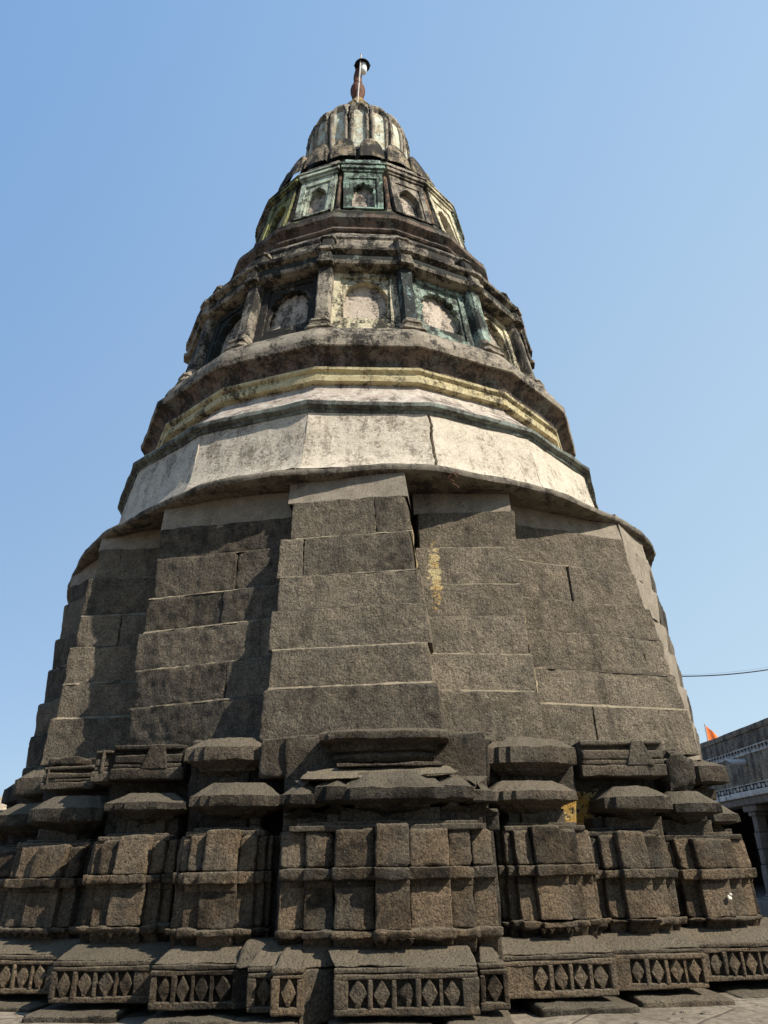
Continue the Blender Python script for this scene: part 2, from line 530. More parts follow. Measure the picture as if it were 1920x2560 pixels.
def stain_c(W):      # lime streak down the right return of the middle buttress
    return np.where((W[:, 0] > 0.60) & (W[:, 1] > -4.02), 0.34, 0.0)
def stain_r1(W):     # ochre splash near the left edge of the next face
    x, z = W[:, 0], W[:, 2]
    cx = 0.79
    return np.clip(0.70 - ((x - cx) / 0.075) ** 2 * 0.4 - ((z - 3.24) / 0.42) ** 2 * 0.4, 0, 0.66) 
wall_face((-.602, 4.025), (.6925, 4.183), {1: [], 2: [], 3: [], 4: [0.16], 5: [0.72]}, top=((-.555, 3.50), (.54, 3.66)), seed=1,
          label='widest middle wall buttress', stain=stain_c, h=0.02, cut={5: .07})
wall_face((-1.916, 3.305), (-.60, 3.82), {1: [0.68], 3: [0.57], 2: [0.88], 4: [0.63]}, top=((-1.83, 3.17), (-.53, 3.36)), zt=4.13, zp=3.86, seed=2, h=0.02)
wall_face((-2.748, 2.865), (-1.95, 2.953), {1: [], 3: [0.57], 5: [0.36]}, top=((-2.62, 2.63), (-1.93, 2.66)), zt=4.06, zp=3.87, seed=3, h=0.026)
wall_face((-3.335, 1.903), (-2.72, 2.45), {2: [0.5]}, top=((-3.20, 1.83), (-2.62, 2.33)), zt=3.93, zp=3.76, seed=4)
wall_face((-3.70, 1.10), (-3.30, 1.80), {3: [0.4]}, top=((-3.53, 1.05), (-3.2, 1.78)), zt=3.93, zp=3.76, seed=5)
wall_face((.66, 3.875), (1.554, 3.751), {}, top=((.62, 3.20), (1.57, 3.24)), tone=.15, seed=6, label='wall face splashed with yellow paint', stain=stain_r1, h=0.02, cut={5: .06})
wall_face((1.60, 3.275), (3.136, 2.794), {0: [0.36], 2: [0.83], 4: [0.42]}, top=((1.58, 2.98), (2.82, 2.50)), seed=7, h=0.02, tone=.42)
wall_face((3.10, 2.60), (3.42, 2.12), {0: [], 1: []}, top=((2.84, 2.50), (3.28, 1.90)), seed=8, mat=PLASTER, label='narrow plastered return of the wall')
wall_face((3.42, 2.10), (3.80, 1.20), {1: [0.5]}, top=((3.27, 1.88), (3.64, 1.08)), seed=9)
wall_face((3.66, 0.9), (3.95, -0.5), {1: [0.5], 3: [0.3]}, k=.066, seed=10)
wall_face((-3.95, -0.5), (-3.66, 0.9), {1: [0.5], 3: [0.3]}, k=.066, seed=11)
for sd, (q0, q1) in enumerate((((3.7, -0.8), (3.0, -2.4)), ((2.6, -2.7), (1.2, -3.7)), ((0.9, -3.9), (-0.9, -3.9)), ((-1.2, -3.7), (-2.6, -2.7)), ((-3.0, -2.4), (-3.7, -0.8)))):
    wall_face(q0, q1, {1: [0.5], 3: [0.4]}, k=.066, seed=20 + sd, h=0.15)
# pale lime squeezed into the upright seams between the faces
def seam(a, ta, z0, z1, w, seed):
    g = Geo()
    def f(u, v):
        z = z0 + (z1 - z0) * v
        q = np.array(a) + (np.array(ta) - np.array(a)) * ((z - 2.12) / 2.03)
        ww = w * (.6 + .5 * nz(z * 6, seed) + .35 * nz(z * 23, seed + 2))
        return (q[0] + (u - .2) * max(.004, ww), -q[1] - .05 * (1 - (2 * u - 1) ** 2) - .012 * nz(z * 11 + u * 3, seed), z)
    grid(g, f, np.linspace(0, 1, 7), np.linspace(0, 1, 90), .6)
    g.obj('lime_seam', SEAM, tower)
seam((.69, 3.93), (.56, 3.27), 1.95, 3.75, .034, 3)
seam((1.575, 3.60), (1.53, 3.10), 1.86, 3.0, .036, 8)
# ---- plinth lobes, frieze blocks and capitals
def lobe(pt, n, ub, ds, zz, seed, label=None, teeth=True):
    """ub: facet borders, ds: step depth of each facet, zz: lip bottom, lip top, lower top, band bottom, band top, upper top, centre top"""
    rr = random.Random(seed)
    P = frame(pt, n)
    zl0, zl1, zt1, zb0, zb1, zu, zc = zz
    root = group_part('plinth_block', tower, label)
    G = {k: Geo() for k in ('upper_panel', 'band', 'lower_panel', 'lip', 'undercut', 'core')}
    for i, d in enumerate(ds):
        u0, u1 = ub[i], ub[i + 1]
        o = -0.16 - 0.055 * d
        back = o - 0.40
        top = zc if d == 0 else zu + rr.uniform(-.006, .006)
        w = (u1 - u0)
        jt = rr.uniform(-.006, .006)
        def bl(key, za, zb_, o0, o1, ua=u0, ub_=u1, r=0.009, amp=0.004, amp2=0.004, chip=0.03, h=0.016):
            c8 = [P(ua, o0, za), P(ub_, o0, za), P(ub_, back, za), P(ua, back, za),
                  P(ua, o1, zb_), P(ub_, o1, zb_), P(ub_, back, zb_), P(ua, back, zb_)]
            block(G[key], c8, h, r, amp, amp2, tint=rr.random(), seed=seed * 1.7 + i, chip=chip)
        bl('upper_panel', zb1 + .001, top, o + jt, o - .05 + jt, r=0.022)
        bl('band', zb0, zb1, o + .028, o + .032, u0 - (.012 if i == 0 else .006), u1 + (.012 if i == len(ds) - 1 else .006), r=0.011, chip=0.04)
        bl('lower_panel', zl1 + .001, zt1, o + .002 + jt, o - .028 + jt, r=0.010)
        bl('lower_panel', zt1 - .01, zb0 + .01, o - .022, o - .022, r=0.008)
        bl('lip', zl0 + rr.uniform(-.004, .008), zl1, o + .05 + rr.uniform(-.012, .008), o + .058, u0 - (.02 if i == 0 else .008), u1 + (.02 if i == len(ds) - 1 else .008), r=0.013, amp=.014, amp2=.008, chip=0.14)
        bl('undercut', zl0 - .09, zl0 + .02, o - .06, o + .01, r=0.015)
        if d == 0 and teeth:
            nt = 4
            for k in range(nt + 1):
                uc = u0 + (u1 - u0) * (k / nt)
                hw = .013 + rr.random() * .008; dp = .010 + rr.random() * .014
                V = [P(uc - hw, o + .045, zl0 + .008), P(uc + hw, o + .045, zl0 + .008), P(uc + rr.uniform(-.004, .004), o + .03, zl0 - dp),
                     P(uc - hw, o, zl0 + .008), P(uc + hw, o, zl0 + .008), P(uc, o, zl0 - dp)]
                G['lip'].add(V, [(0, 2, 1), (3, 4, 5), (0, 3, 5, 2), (1, 2, 5, 4), (0, 1, 4, 3)], 0.5)
    uL, uR = ub[0], ub[-1]
    m = max(ds)
    # shelf behind the block tops and the body behind it
    for z0, z1, o, e in ((zu - .01, zu + .028, -0.30, .05), (zu + .02, zu + .05, -0.36, .09)):
        c8 = box8(uL + e, uR - e, -0.9, o, z0, z1, P)
        block(G['core'], c8, .05, .012, .006, .004, tint=rr.random(), seed=seed)
    c8 = box8(uL - .03, uR + .03, -1.2, -0.16 - .055 * m - .12, 0.0, zu - .005, P)
    block(G['core'], c8, .09, .02, .01, .006, tint=.3, seed=seed + 2)
    for k, gg in G.items():
        gg.obj({'core': 'backing_stone'}.get(k, k), S_CAP if k == 'core' else S_BASE, root)
    return root

def frieze(pt, n, u0, u1, cells, seed, z0=.085, z1=.288, slope=(-.02, -.22), zs=(.318, .40), label=None, worn=0.0, ends=0.03, skirt=True, su=None):
    rr = random.Random(seed)
    P = frame(pt, n)
    root = group_part('frieze_block', tower, label)
    gf, gd, gs = Geo(), Geo(), Geo()
    dz = z1 - z0
    rail = dz * 0.15
    tn = rr.random()
    # recess ground
    block(gf, box8(u0, u1, -.5, -.042, z0 + .004, z1 - .004, P), .05, .008, .004, .003, tint=tn * .6, seed=seed)
    block(gf, box8(u0, u1, -.30, 0, z0, z0 + rail * 1.2, P), .03, .011, .007, .003, tint=tn, seed=seed + 1, chip=.04 + worn)
    block(gf, box8(u0, u1, -.30, 0.004, z1 - rail, z1, P), .03, .011, .007, .003, tint=tn, seed=seed + 2, chip=.04 + worn)
    cu = [u0 + ends + (u1 - u0 - 2 * ends) * k / cells for k in range(cells + 1)] if isinstance(cells, int) else cells
    post = .0135
    edges = [(u0, cu[0] + post)] + [(c - post, c + post) for c in cu[1:-1]] + [(cu[-1] - post, u1)]
    for a, b in edges:
        block(gf, box8(a, b, -.2, 0.001, z0 + rail, z1 - rail + .004, P), .03, .008, .006, .003, tint=tn, seed=seed + a * 9, chip=.02 + worn * .6)
    for k in range(len(cu) - 1):
        a, b = cu[k] + post, cu[k + 1] - post
        c, hw = (a + b) / 2 + rr.uniform(-.004, .004), (b - a) / 2 * rr.uniform(.93, 1.06)
        zc_, hz = (z0 + z1) / 2 + .006 + rr.uniform(-.004, .004), (dz / 2 - rail) * 1.04
        dg = Geo()
        N = 8
        prof = [(0, 1.02), (.54, .46), (1, -.02), (.56, -.5), (.2, -.86), (.2, -1.02), (-.2, -1.02), (-.2, -.86), (-.56, -.5), (-1, -.02), (-.54, .46)]
        rim = [(c + hw * x, zc_ + hz * y) for x, y in prof]
        dn = rr.uniform(-.014, .003)
        wr = rr.uniform(.003, .009)
        V = [P(x, -.06, z) for x, z in rim] + [P(c + (x - c) * .97, dn - .012, zc_ + (z - zc_) * .97) for x, z in rim] + [P(c + (x - c) * .86, dn, zc_ + (z - zc_) * .86) for x, z in rim] + [P(c, dn + .004, zc_)]
        m = len(rim)
        F = []
        for q in range(2):
            for i in range(m):
                j = (i + 1) % m
                F.append((q * m + j, q * m + i, (q + 1) * m + i, (q + 1) * m + j))
        for i in range(m):
            F.append((2 * m + (i + 1) % m, 2 * m + i, 3 * m))
        Vn = np.array(V); Vn += np.stack([fbm(Vn, 25, 2, s + seed) for s in (1., 2., 3.)], 1) * wr
        dg.add(Vn, F, tn)
        dg.obj('diamond', S_BASE, root)
    gf.obj('lattice', S_BASE, root)
    if skirt:
        su0, su1 = su or (u0, u1)
        block(gs, box8(u0 - .004, u1 + .004, -.3, -.004, z1 + .001, zs[0], P), .03, .010, .008, .004, tint=rr.random(), seed=seed + 4, chip=.06 + worn)
        w0, w1 = slope
        w0 = -.015
        e = .05
        c8 = [P(u0, w0, zs[0]), P(u1, w0, zs[0]), P(u1, -.6, zs[0]), P(u0, -.6, zs[0]),
              P(su0 + e, w1, zs[1] + .0), P(su1 - e, w1, zs[1]), P(su1 - e, -.6, zs[1]), P(su0 + e, -.6, zs[1])]
        block(gs, c8, .02, .016, .012, .005, tint=rr.random(), seed=seed + 6, chip=.03 + worn)
        gs.obj('sloping_skirt', S_SLOPE, root)
    return root

def loft(g, P, levels, u0, u1, of, ob, plan, tint=.5, seed=0, amp=.008, amp2=.004, step=.03):
    """levels: (inset, z).  plan: list of (side inset from u0/u1, setback) making a stepped/chamfered front"""
    def outline(ins):
        L = [(u0 + ins + (plan[0][0]), ob)]
        L += [(u0 + ins + s, of - ins - b) for s, b in plan]
        L += [(u1 - ins - s, of - ins - b) for s, b in plan[::-1]]
        L += [(u1 - ins - plan[0][0], ob)]
        return L
    base = outline(0)
    cnt = [max(1, int(math.hypot(base[i + 1][0] - base[i][0], base[i + 1][1] - base[i][1]) / step)) for i in range(len(base) - 1)]
    cnt = [min(c, 60) for c in cnt]
    V, n = [], 0
    for ins, z in levels:
        o = outline(ins)
        row = []
        for i in range(len(o) - 1):
            for k in range(cnt[i]):
                t = k / cnt[i]
                row.append(P(o[i][0] + (o[i + 1][0] - o[i][0]) * t, o[i][1] + (o[i + 1][1] - o[i][1]) * t, z))
        row.append(P(*o[-1], z))
        n = len(row); V += row
    F = []
    for j in range(len(levels) - 1):
        for i in range(n - 1):
            F.append((j * n + i, j * n + i + 1, (j + 1) * n + i + 1, (j + 1) * n + i))
    m = len(levels)
    F.append(tuple(range(n))[::-1]); F.append(tuple(range((m - 1) * n, m * n)))
    V = np.array(V)
    a = amp * fbm(V, 6, 3, seed) + amp2 * fbm(V, 22, 2, seed + 9)
    V = V + np.stack([a, fbm(V, 6, 3, seed + 3) * amp, fbm(V, 9, 2, seed + 6) * amp * .8], 1)
    g.add(V, F, tint)

PLAN_A = [(0, .12), (0, .055), (.05, .045), (.075, 0)]
PLAN_B = [(0, .16), (0, .075), (.07, .07), (.09, .035), (.15, .03), (.17, 0)]
def kap_levels(zn, z0, z1, zt, cove=.16):
    zc_ = z0 - (z0 - zn) * .55
    return [(cove + .04, zn), (cove + .035, zc_ - .02), (cove, zc_ - .012), (cove * .75, zc_ + .012), (cove * .62, zc_ + .016), (cove * .60, zc_ + .03), (cove * .30, z0 - .014), (.03, z0 - .008), (.005, z0), (0, z0 + .006),
            (0, z0 + (z1 - z0) * .5), (.003, z1 - .006), (.016, z1), (.07, z1 + (zt - z1) * .55), (.115, zt - .008), (.125, zt), (.135, zt + .004)]
def capital(pt, n, u0, u1, z0, z1, zt, zn, of, seed, plan=PLAN_A, neck=None, label=None, cove=.16):
    rr = random.Random(seed)
    P = frame(pt, n)
    root = group_part('capital', tower, label)
    g1 = Geo()
    loft(g1, P, kap_levels(zn + .06, z0, z1, zt, cove), u0, u1, of, of - .75, plan, rr.random(), seed)
    g1.obj('capital_slab', S_CAP, root)
    if neck:
        g2 = Geo()
        a, b = neck
        block(g2, box8(a, b, of - .8, of - .20, zn - .03, z0 - .04, P), .05, .01, .006, .003, tint=rr.random(), seed=seed)
        block(g2, box8(a - .09, a - .003, of - .8, of - .235, zn - .03, z0 - .04, P), .05, .01, .006, .003, tint=rr.random(), seed=seed)
        block(g2, box8(b + .003, b + .09, of - .8, of - .235, zn - .03, z0 - .04, P), .05, .01, .006, .003, tint=rr.random(), seed=seed)
        g2.obj('neck', S_CAP, root)
    return root
def keystone(pt, n, u0, u1, z0, z1, of, seed, key):
    """carved block: horizontal mouldings cut by a trapezoid boss"""
    rr = random.Random(seed)
    P = frame(pt, n)
    g1 = Geo()
    dz = z1 - z0
    t = rr.random()
    block(g1, box8(u0, u1, of - .6, of - .05, z0 + .01, z1 - .004, P), .05, .01, .006, .003, tint=t * .5, seed=seed)
    for a, b, o, e in ((0, .33, 0, 0), (.335, .47, -.012, .012), (.48, .72, -.006, .02), (.88, 1.0, -.01, .01)):
        block(g1, box8(u0 + e, u1 - e, of - .4, of + o, z0 + dz * a, z0 + dz * b, P), .03, .012, .007, .003, tint=t, seed=seed + a, chip=.05)
    k0, k1, k2, k3 = key
    c8 = [P(k0, of + .008, z0 + dz * .3), P(k1, of + .008, z0 + dz * .3), P(k1, of - .3, z0 + dz * .3), P(k0, of - .3, z0 + dz * .3),
          P(k2, of + .002, z1 + .002), P(k3, of + .002, z1 + .002), P(k3, of - .3, z1), P(k2, of - .3, z1)]
    block(g1, c8, .03, .01, .006, .003, tint=t, seed=seed + 8)
    f = g1.obj('carved_block', S_CAP, tower)
    return f
def rough(pt, n, c, seed, r=.05, amp=.03, name='broken_stone', mat=None, label=None):
    P = frame(pt, n)
    u0, u1, t0, t1, z0, z1 = c
    g1 = Geo()
    block(g1, box8(u0, u1, t0, t1, z0, z1, P), .03, r, amp, .012, seed=seed, rvar=.8, chip=.06)
    o = g1.obj(name, mat or S_CAP, tower)
    if label: o['label'] = label
    return o

FR = dict(C=((.013, 4.98), 0), R1=((1.183, 4.476), 8), R2=((1.886, 4.206), 2), R3=((2.53, 3.896), 4),
          L1=((-1.124, 4.66), -2), L2=((-1.848, 4.376), -1), L3=((-2.351, 3.913), -12), L4=((-2.90, 3.36), -16),
          R4=((2.98, 3.33), 40), R5=((3.42, 2.74), 46), R6=((3.78, 2.0), 62), R7=((3.98, 1.15), 78), L5=((-3.74, 2.34), -50), L6=((-4.1, 1.55), -62), L7=((-4.25, .75), -78))
LOB = dict(
    C=([-.38, -.218, -.03, .23, .446, .696, .848, .992], [3, 2, 1, 0, 1, 2, 3], [.443, .491, .732, .765, .836, 1.06, 1.092]),
    R1=([-.04, .0, .057, .176, .398, .52, .613, .66], [3, 2, 1, 0, 1, 2, 3], [.446, .495, .723, .765, .833, 1.06, 1.091]),
    R2=([-.13, -.097, -.011, .106, .312, .43, .507], [3, 2, 1, 0, 1, 2], [.447, .486, .706, .736, .795, 1.024, 1.048]),
    R3=([-.09, -.05, .007, .124, .342, .47, .566, .62], [3, 2, 1, 0, 1, 2, 3], [.443, .466, .691, .715, .784, .997, 1.003]),
    L1=([.0, .038, .1, .212, .446, .556, .611, .649], [3, 2, 1, 0, 1, 2, 3], [.450, .493, .720, .753, .824, 1.05, 1.087]),
    L2=([.03, .065, .135, .262, .495, .59, .655], [3, 2, 1, 0, 1, 2], [.459, .501, .732, .757, .814, 1.037, 1.073]),
    L3=([-.33, -.292, -.215, -.045, .21, .32, .393], [3, 2, 1, 0, 1, 2], [.439, .474, .709, .733, .796, 1.016, 1.025]),
    L4=([-.33, -.292, -.215, -.045, .21, .32, .393], [3, 2, 1, 0, 1, 2], [.445, .480, .709, .733, .796, 1.0, 1.01]),
    L5=([-.33, -.292, -.215, -.045, .21, .32, .393], [3, 2, 1, 0, 1, 2], [.445, .480, .709, .733, .796, 1.0, 1.01]),
    R4=([-.09, -.05, .007, .124, .342, .47, .566, .62], [3, 2, 1, 0, 1, 2, 3], [.443, .466, .691, .715, .784, .997, 1.003]),
    R5=([-.09, -.05, .007, .124, .342, .47, .566, .62], [3, 2, 1, 0, 1, 2, 3], [.443, .466, .691, .715, .784, .997, 1.003]))
for k in ('R6', 'R7'): LOB[k] = LOB['R5']
for k in ('L6', 'L7'): LOB[k] = LOB['L5']
LBL = dict(C='widest plinth block, in the middle, with seven stepped facets')
for k, (ub, ds, zz) in LOB.items():
    lobe(*FR[k], ub, ds, zz, sum(map(ord, k)), LBL.get(k), k in ('C', 'R1', 'L2', 'L3'))

frieze(*FR['C'], -.005, .813, [.062, .20, .335, .47, .60, .735], 101, label='longest frieze block with a broken edge', worn=.07, su=(-.12, .84))
frieze((.846, 4.86), 4, -.0, .17, [.02, .15], 102, worn=.08, label='badly worn single-cell frieze block')
frieze(*FR['R1'], -.30, .585, [.03, .155, .285, .415, .555], 103, worn=.04)
frieze(*FR['R2'], -.24, .53, [.005, .13, .26, .385, .51], 104)
frieze(*FR['R3'], -.24, .80, [.0, .125, .25, .375, .5, .625, .75], 105)
frieze((-.345, 4.92), 0, -.01, .175, [.02, .15], 106, label='single-cell frieze block standing proud')
frieze((-.50, 4.84), 0, -.01, .165, [.03, .155], 107)
frieze(*FR['L1'], .0, .70, [.03, .145, .26, .375, .51], 108, worn=.02)
frieze(*FR['L2'], .01, .78, [.03, .165, .295, .43, .555], 109)
frieze(*FR['L3'], -.36, .58, [-.33, -.20, -.06, .08, .22, .345], 110)
frieze(*FR['L4'], -.40, .60, [-.37, -.23, -.09, .05, .19, .33], 111)

g = Geo()
P = frame(*FR['C'])
block(g, [P(-.21, -.10, .03), P(.0, -.20, .03), P(.0, -.5, .03), P(-.21, -.5, .03), P(-.21, -.15, .30), P(.0, -.23, .30), P(.0, -.5, .30), P(-.21, -.5, .30)], .02, .015, .01, .005, tint=.4, seed=3, chip=.05)
block(g, [P(-.21, -.14, .302), P(.0, -.22, .302), P(.0, -.5, .302), P(-.21, -.5, .302), P(-.26, -.34, .42), P(.02, -.30, .42), P(.02, -.6, .42), P(-.26, -.6, .42)], .02, .015, .012, .005, tint=.6, seed=5, chip=.04)
block(g, [P(-.62, -.28, .30), P(-.2, -.12, .30), P(-.2, -.6, .30), P(-.62, -.6, .30), P(-.58, -.42, .43), P(-.2, -.36, .43), P(-.2, -.7, .43), P(-.58, -.7, .43)], .02, .015, .012, .005, tint=.5, seed=6, chip=.04)
g.obj('plain_plinth_stone', S_SLOPE, tower)
for k in ('R4', 'R5', 'R6', 'R7'): frieze(*FR[k], -.05, .62, 5, ord(k[1]) + 60)
for k in ('L5', 'L6', 'L7'): frieze(*FR[k], -.36, .42, 6, ord(k[1]) + 70)
# lower capitals
def cp(k, u0, u1, z0, z1, zt, neck, of=-.20, plan=PLAN_A, zn=None, **kw):
    capital(*FR[k], u0, u1, z0, z1, zt, zn or (LOB[k][2][5] + .02), of, sum(map(ord, k)) + 300, plan, neck, **kw)
cp('C', .0, .70, 1.232, 1.312, 1.411, (-.0, .66), of=-.19)
cp('C', -.40, -.10, 1.215, 1.285, 1.37, (-.3, -.1), of=-.27)
cp('C', -.16, .12, 1.235, 1.325, 1.40, None, of=-.24)
cp('C', .60, .885, 1.24, 1.322, 1.42, (.6, .86), of=-.26)
cp('C', .80, 1.03, 1.225, 1.30, 1.39, (.8, .98), of=-.34)
cp('R1', -.085, .562, 1.251, 1.321, 1.395, (.175, .425), plan=PLAN_B)
cp('R2', .06, .575, 1.193, 1.289, 1.363, (.10, .45))
cp('R3', -.04, .43, 1.18, 1.255, 1.346, (-.04, .33))
capital((2.9, 3.3), 10, .02, .37, 1.125, 1.195, 1.255, 1.03, 0.0, 712, PLAN_A, (.08, .30), label='capital at the right corner stained ochre below')
cp('L1', .06, .69, 1.228, 1.305, 1.392, (.20, .45), plan=PLAN_B)
cp('L2', .11, .695, 1.233, 1.292, 1.36, (.25, .53), plan=PLAN_B)
cp('L3', -.20, .45, 1.186, 1.290, 1.38, (-.12, .16))
cp('L4', -.25, .40, 1.19, 1.285, 1.37, (-.1, .2))
for k in ('R4', 'R5', 'R6', 'R7'): cp(k, -.02, .56, 1.18, 1.255, 1.346, (.05, .33))
for k in ('L5', 'L6', 'L7'): cp(k, -.25, .40, 1.19, 1.285, 1.37, (-.1, .2))
# upper capitals
def cu(k, u0, u1, z0, z1, zt, neck, of=-.42, plan=PLAN_A, **kw):
    capital(*FR[k], u0, u1, z0, z1, zt, 1.36, of, sum(map(ord, k)) + 500, plan, neck, **kw)
cu('R1', -.04, .676, 1.528, 1.654, 1.735, (.1, .5), plan=PLAN_B, cove=.12)
cu('L1', -.06, .552, 1.559, 1.659, 1.735, (.12, .40), plan=PLAN_B)
capital((2.9, 3.1), 10, .05, .43, 1.455, 1.595, 1.65, 1.36, 0.0, 713, PLAN_A, (.1, .3))
cu('L4', -.25, .40, 1.46, 1.60, 1.70, (-.1, .2))
for k in ('R5', 'R6', 'R7'): cu(k, -.02, .56, 1.50, 1.62, 1.70, (.0, .3))
for k in ('L5', 'L6', 'L7'): cu(k, -.25, .40, 1.46, 1.60, 1.70, (-.1, .2))
keystone(*FR['L2'], .06, .62, 1.460, 1.712, -.42, 21, (.29, .50, .36, .46))
keystone(*FR['L2'], -.10, .045, 1.455, 1.69, -.47, 22, (-.03, -.01, -.03, -.01))
keystone(*FR['R2'], -.03, .647, 1.445, 1.715, -.42, 23, (.33, .54, .39, .48))
keystone(*FR['L3'], -.26, .22, 1.442, 1.62, -.42, 24, (-.2, -.19, -.2, -.19))
rough(*FR['L3'], (-.24, .03, -.8, -.46, 1.64, 1.70), 25, .02, .008, 'cap_stone')
rough(*FR['R3'], (.09, .385, -.85, -.40, 1.33, 1.66), 26, .10, .035, label='rounded broken boulder set under the wall')
rough((0, 4.35), -9, (-.60, -.15, -.5, 0, 1.43, 1.70), 27, .02, .012, label='rough-hacked stone at the foot of the middle buttress')
rough((.9, 4.27), 0, (-.13, .17, -.5, 0, 1.36, 1.67), 28, .02, .014)
# middle upper capital with its hollow moulding and shelf
P = frame(*FR['C'])
root = group_part('capital', tower, 'longest upper capital with hollow mouldings')
g = Geo()
lv = [(.20, 1.44), (.20, 1.487), (.17, 1.492), (.12, 1.505), (.10, 1.53), (.105, 1.555), (.135, 1.562), (.135, 1.57), (.10, 1.578), (.085, 1.60), (.09, 1.62), (.07, 1.632), (.02, 1.640), (.004, 1.645), (0, 1.66), (.004, 1.69), (.02, 1.705), (.12, 1.73), (.2, 1.74)]
loft(g, P, lv, -.16, .76, -.40, -.95, [(0, .1), (0, .05), (.05, .045), (.07, .02), (.12, .018), (.14, 0)], .4, 31, step=.022)
g.obj('capital_slab', S_CAP, root)
g = Geo()
block(g, box8(-.03, .70, -.8, -.42, 1.462, 1.486, P), .035, .008, .008, .004, tint=.7, seed=4, chip=.05)
g.obj('shelf', S_CAP, root)
g = Geo()
c8 = [P(-.3, -.30, 1.37), P(.80, -.28, 1.39), P(.80, -.9, 1.39), P(-.3, -.9, 1.37), P(-.25, -.52, 1.46), P(.75, -.48, 1.465), P(.75, -.9, 1.46), P(-.25, -.9, 1.46)]
block(g, c8, .03, .03, .03, .012, tint=.8, seed=14, chip=.05)
g.obj('lime_rubble', S_CORE, root)

def stain_gap(W):
    x, z = W[:, 0], W[:, 2]
    return np.where((x > 1.62) & (x < 2.05) & (z > 1.0) & (z < 1.34), .62, np.where((x > .95) & (x < 1.3) & (z < 1.4), .40, .16))
# body behind the capitals, and its top under the wall
g = Geo()
for k, (pt, n) in FR.items():
    ub = LOB[k][0]
    c8 = box8(ub[0] - .04, ub[-1] + (-.30 if k == 'R3' else .04), -1.5, -1.0 if k in ('R4', 'R5', 'R6', 'R7', 'L5', 'L6', 'L7') else -.66, 1.0, 1.72, frame(pt, n))
    block(g, c8, .09, .03, .02, .01, tint=random.random() * .6, seed=ord(k[0]), stain=(stain_gap if k in ('R1', 'R2', 'C') else 0.0))
g.obj('recess_wall', S_CAP, tower)
# ---- footing stones under the friezes
for k, e0, e1, o, zt in (('C', -.05, .55, .10, .045), ('C', .62, 1.02, .10, .055), ('R1', .03, .66, .13, .052), ('R2', .02, .62, .14, .05), ('R3', .1, .9, .20, .03), ('L1', -.02, .55, .13, .05), ('L2', -.06, .50, .16, .05), ('L3', -.45, .36, .16, .045), ('C', -.62, -.22, .06, .05)):
    P = frame(*FR[k])
    g = Geo()
    block(g, box8(e0, e1, -.5, o, -.03, zt, P), .035, .022, .014, .006, seed=e0 * 7 + o, chip=.05)
    g.obj('footing_stone', S_SLOPE, tower)

# ---- rings of the 16-sided upper tower
def ring(name, prof, mat, parent=tower, sub=9, amp=.008, amp2=.004, tint=None, seed=0., angle=30, tilt=True, close=False, rfun=None, n=NS, vsub=.06):
    pr = []
    for (r0, z0), (r1, z1) in zip(prof[:-1], prof[1:]):
        m = max(1, int(math.hypot(r1 - r0, z1 - z0) / vsub))
        for k in range(m):
            pr.append((r0 + (r1 - r0) * k / m, z0 + (z1 - z0) * k / m))
    pr.append(prof[-1])
    V = []
    for r, z in pr:
        for i in range(n):
            a0 = rad(DELTA) + (i - .5) * 2 * pi / n; a1 = a0 + 2 * pi / n
            for k in range(sub):
                t = k / sub
                V.append((r * (sin(a0) * (1 - t) + sin(a1) * t), -r * (cos(a0) * (1 - t) + cos(a1) * t), z))
    V = np.array(V)
    m = n * sub
    a = amp * fbm(V, 4, 3, seed) + amp2 * fbm(V, 19, 2, seed + 4)
    rr_ = np.hypot(V[:, 0], V[:, 1])
    V[:, :2] *= (1 + a / rr_)[:, None]
    V[:, 2] += amp * .6 * fbm(V, 3, 2, seed + 8)
    if rfun is not None: V = rfun(V)
    F = []
    for j in range(len(pr) - 1):
        for k in range(m):
            F.append((j * m + k, j * m + (k + 1) % m, (j + 1) * m + (k + 1) % m, (j + 1) * m + k))
    g = Geo(); g.add(V, F, .5 if tint is None else tint)
    return g.obj(name, mat, parent, angle=angle)

def eave_off(a):
    return np.interp(np.degrees(a), [-180, -120, -75, -60, -30, -10, 8, 25, 40, 60, 80, 180], [-.05, -.22, -.33, -.29, -.10, -.01, .025, -.03, -.06, -.02, .03, -.05])
def eave_shape(V):
    a = np.arctan2(V[:, 0], -V[:, 1])
    r = np.hypot(V[:, 0], V[:, 1])
    k = np.clip((r - 3.3) / .4, 0, 1)
    f = 1 + k * (-.028 * np.exp(-((a - .02) / .16) ** 2) + .022 * np.exp(-((a - 1.05) / .45) ** 2) - .016 * np.exp(-((a + 1.1) / .5) ** 2) + .004 * np.sin(a * 5 + 1) + .004 * np.sin(a * 13))
    V[:, :2] *= f[:, None]
    V[:, 2] += k * (.006 * np.sin(a * 14 + .6) + .005 * np.sin(a * 31)) + np.clip((r - 3.0) / .7, 0, 1) * eave_off(a)
    return V
ring('eave', [(3.0, 4.20), (3.66, 4.175), (3.74, 4.18), (3.775, 4.19), (3.785, 4.215), (3.78, 4.245), (3.74, 4.27), (3.3, 4.36)], EAVE_M, rfun=eave_shape, n=64, sub=4, amp=.012, amp2=.006, angle=50)

def FP(i, prof):
    """facet frame: prof is a list of (R, z) for the corner radius"""
    a = rad(DELTA) + i * 2 * HALF
    zs = [p[1] for p in prof]; rs = [p[0] for p in prof]
    ca, sa = cos(a), sin(a)
    def P(u, o, z):
        r = float(np.interp(z, zs, rs)) * cos(HALF) + o
        return (sa * r + ca * u, -(ca * r - sa * u), z)
    return P
def facet_name(i): return i % NS

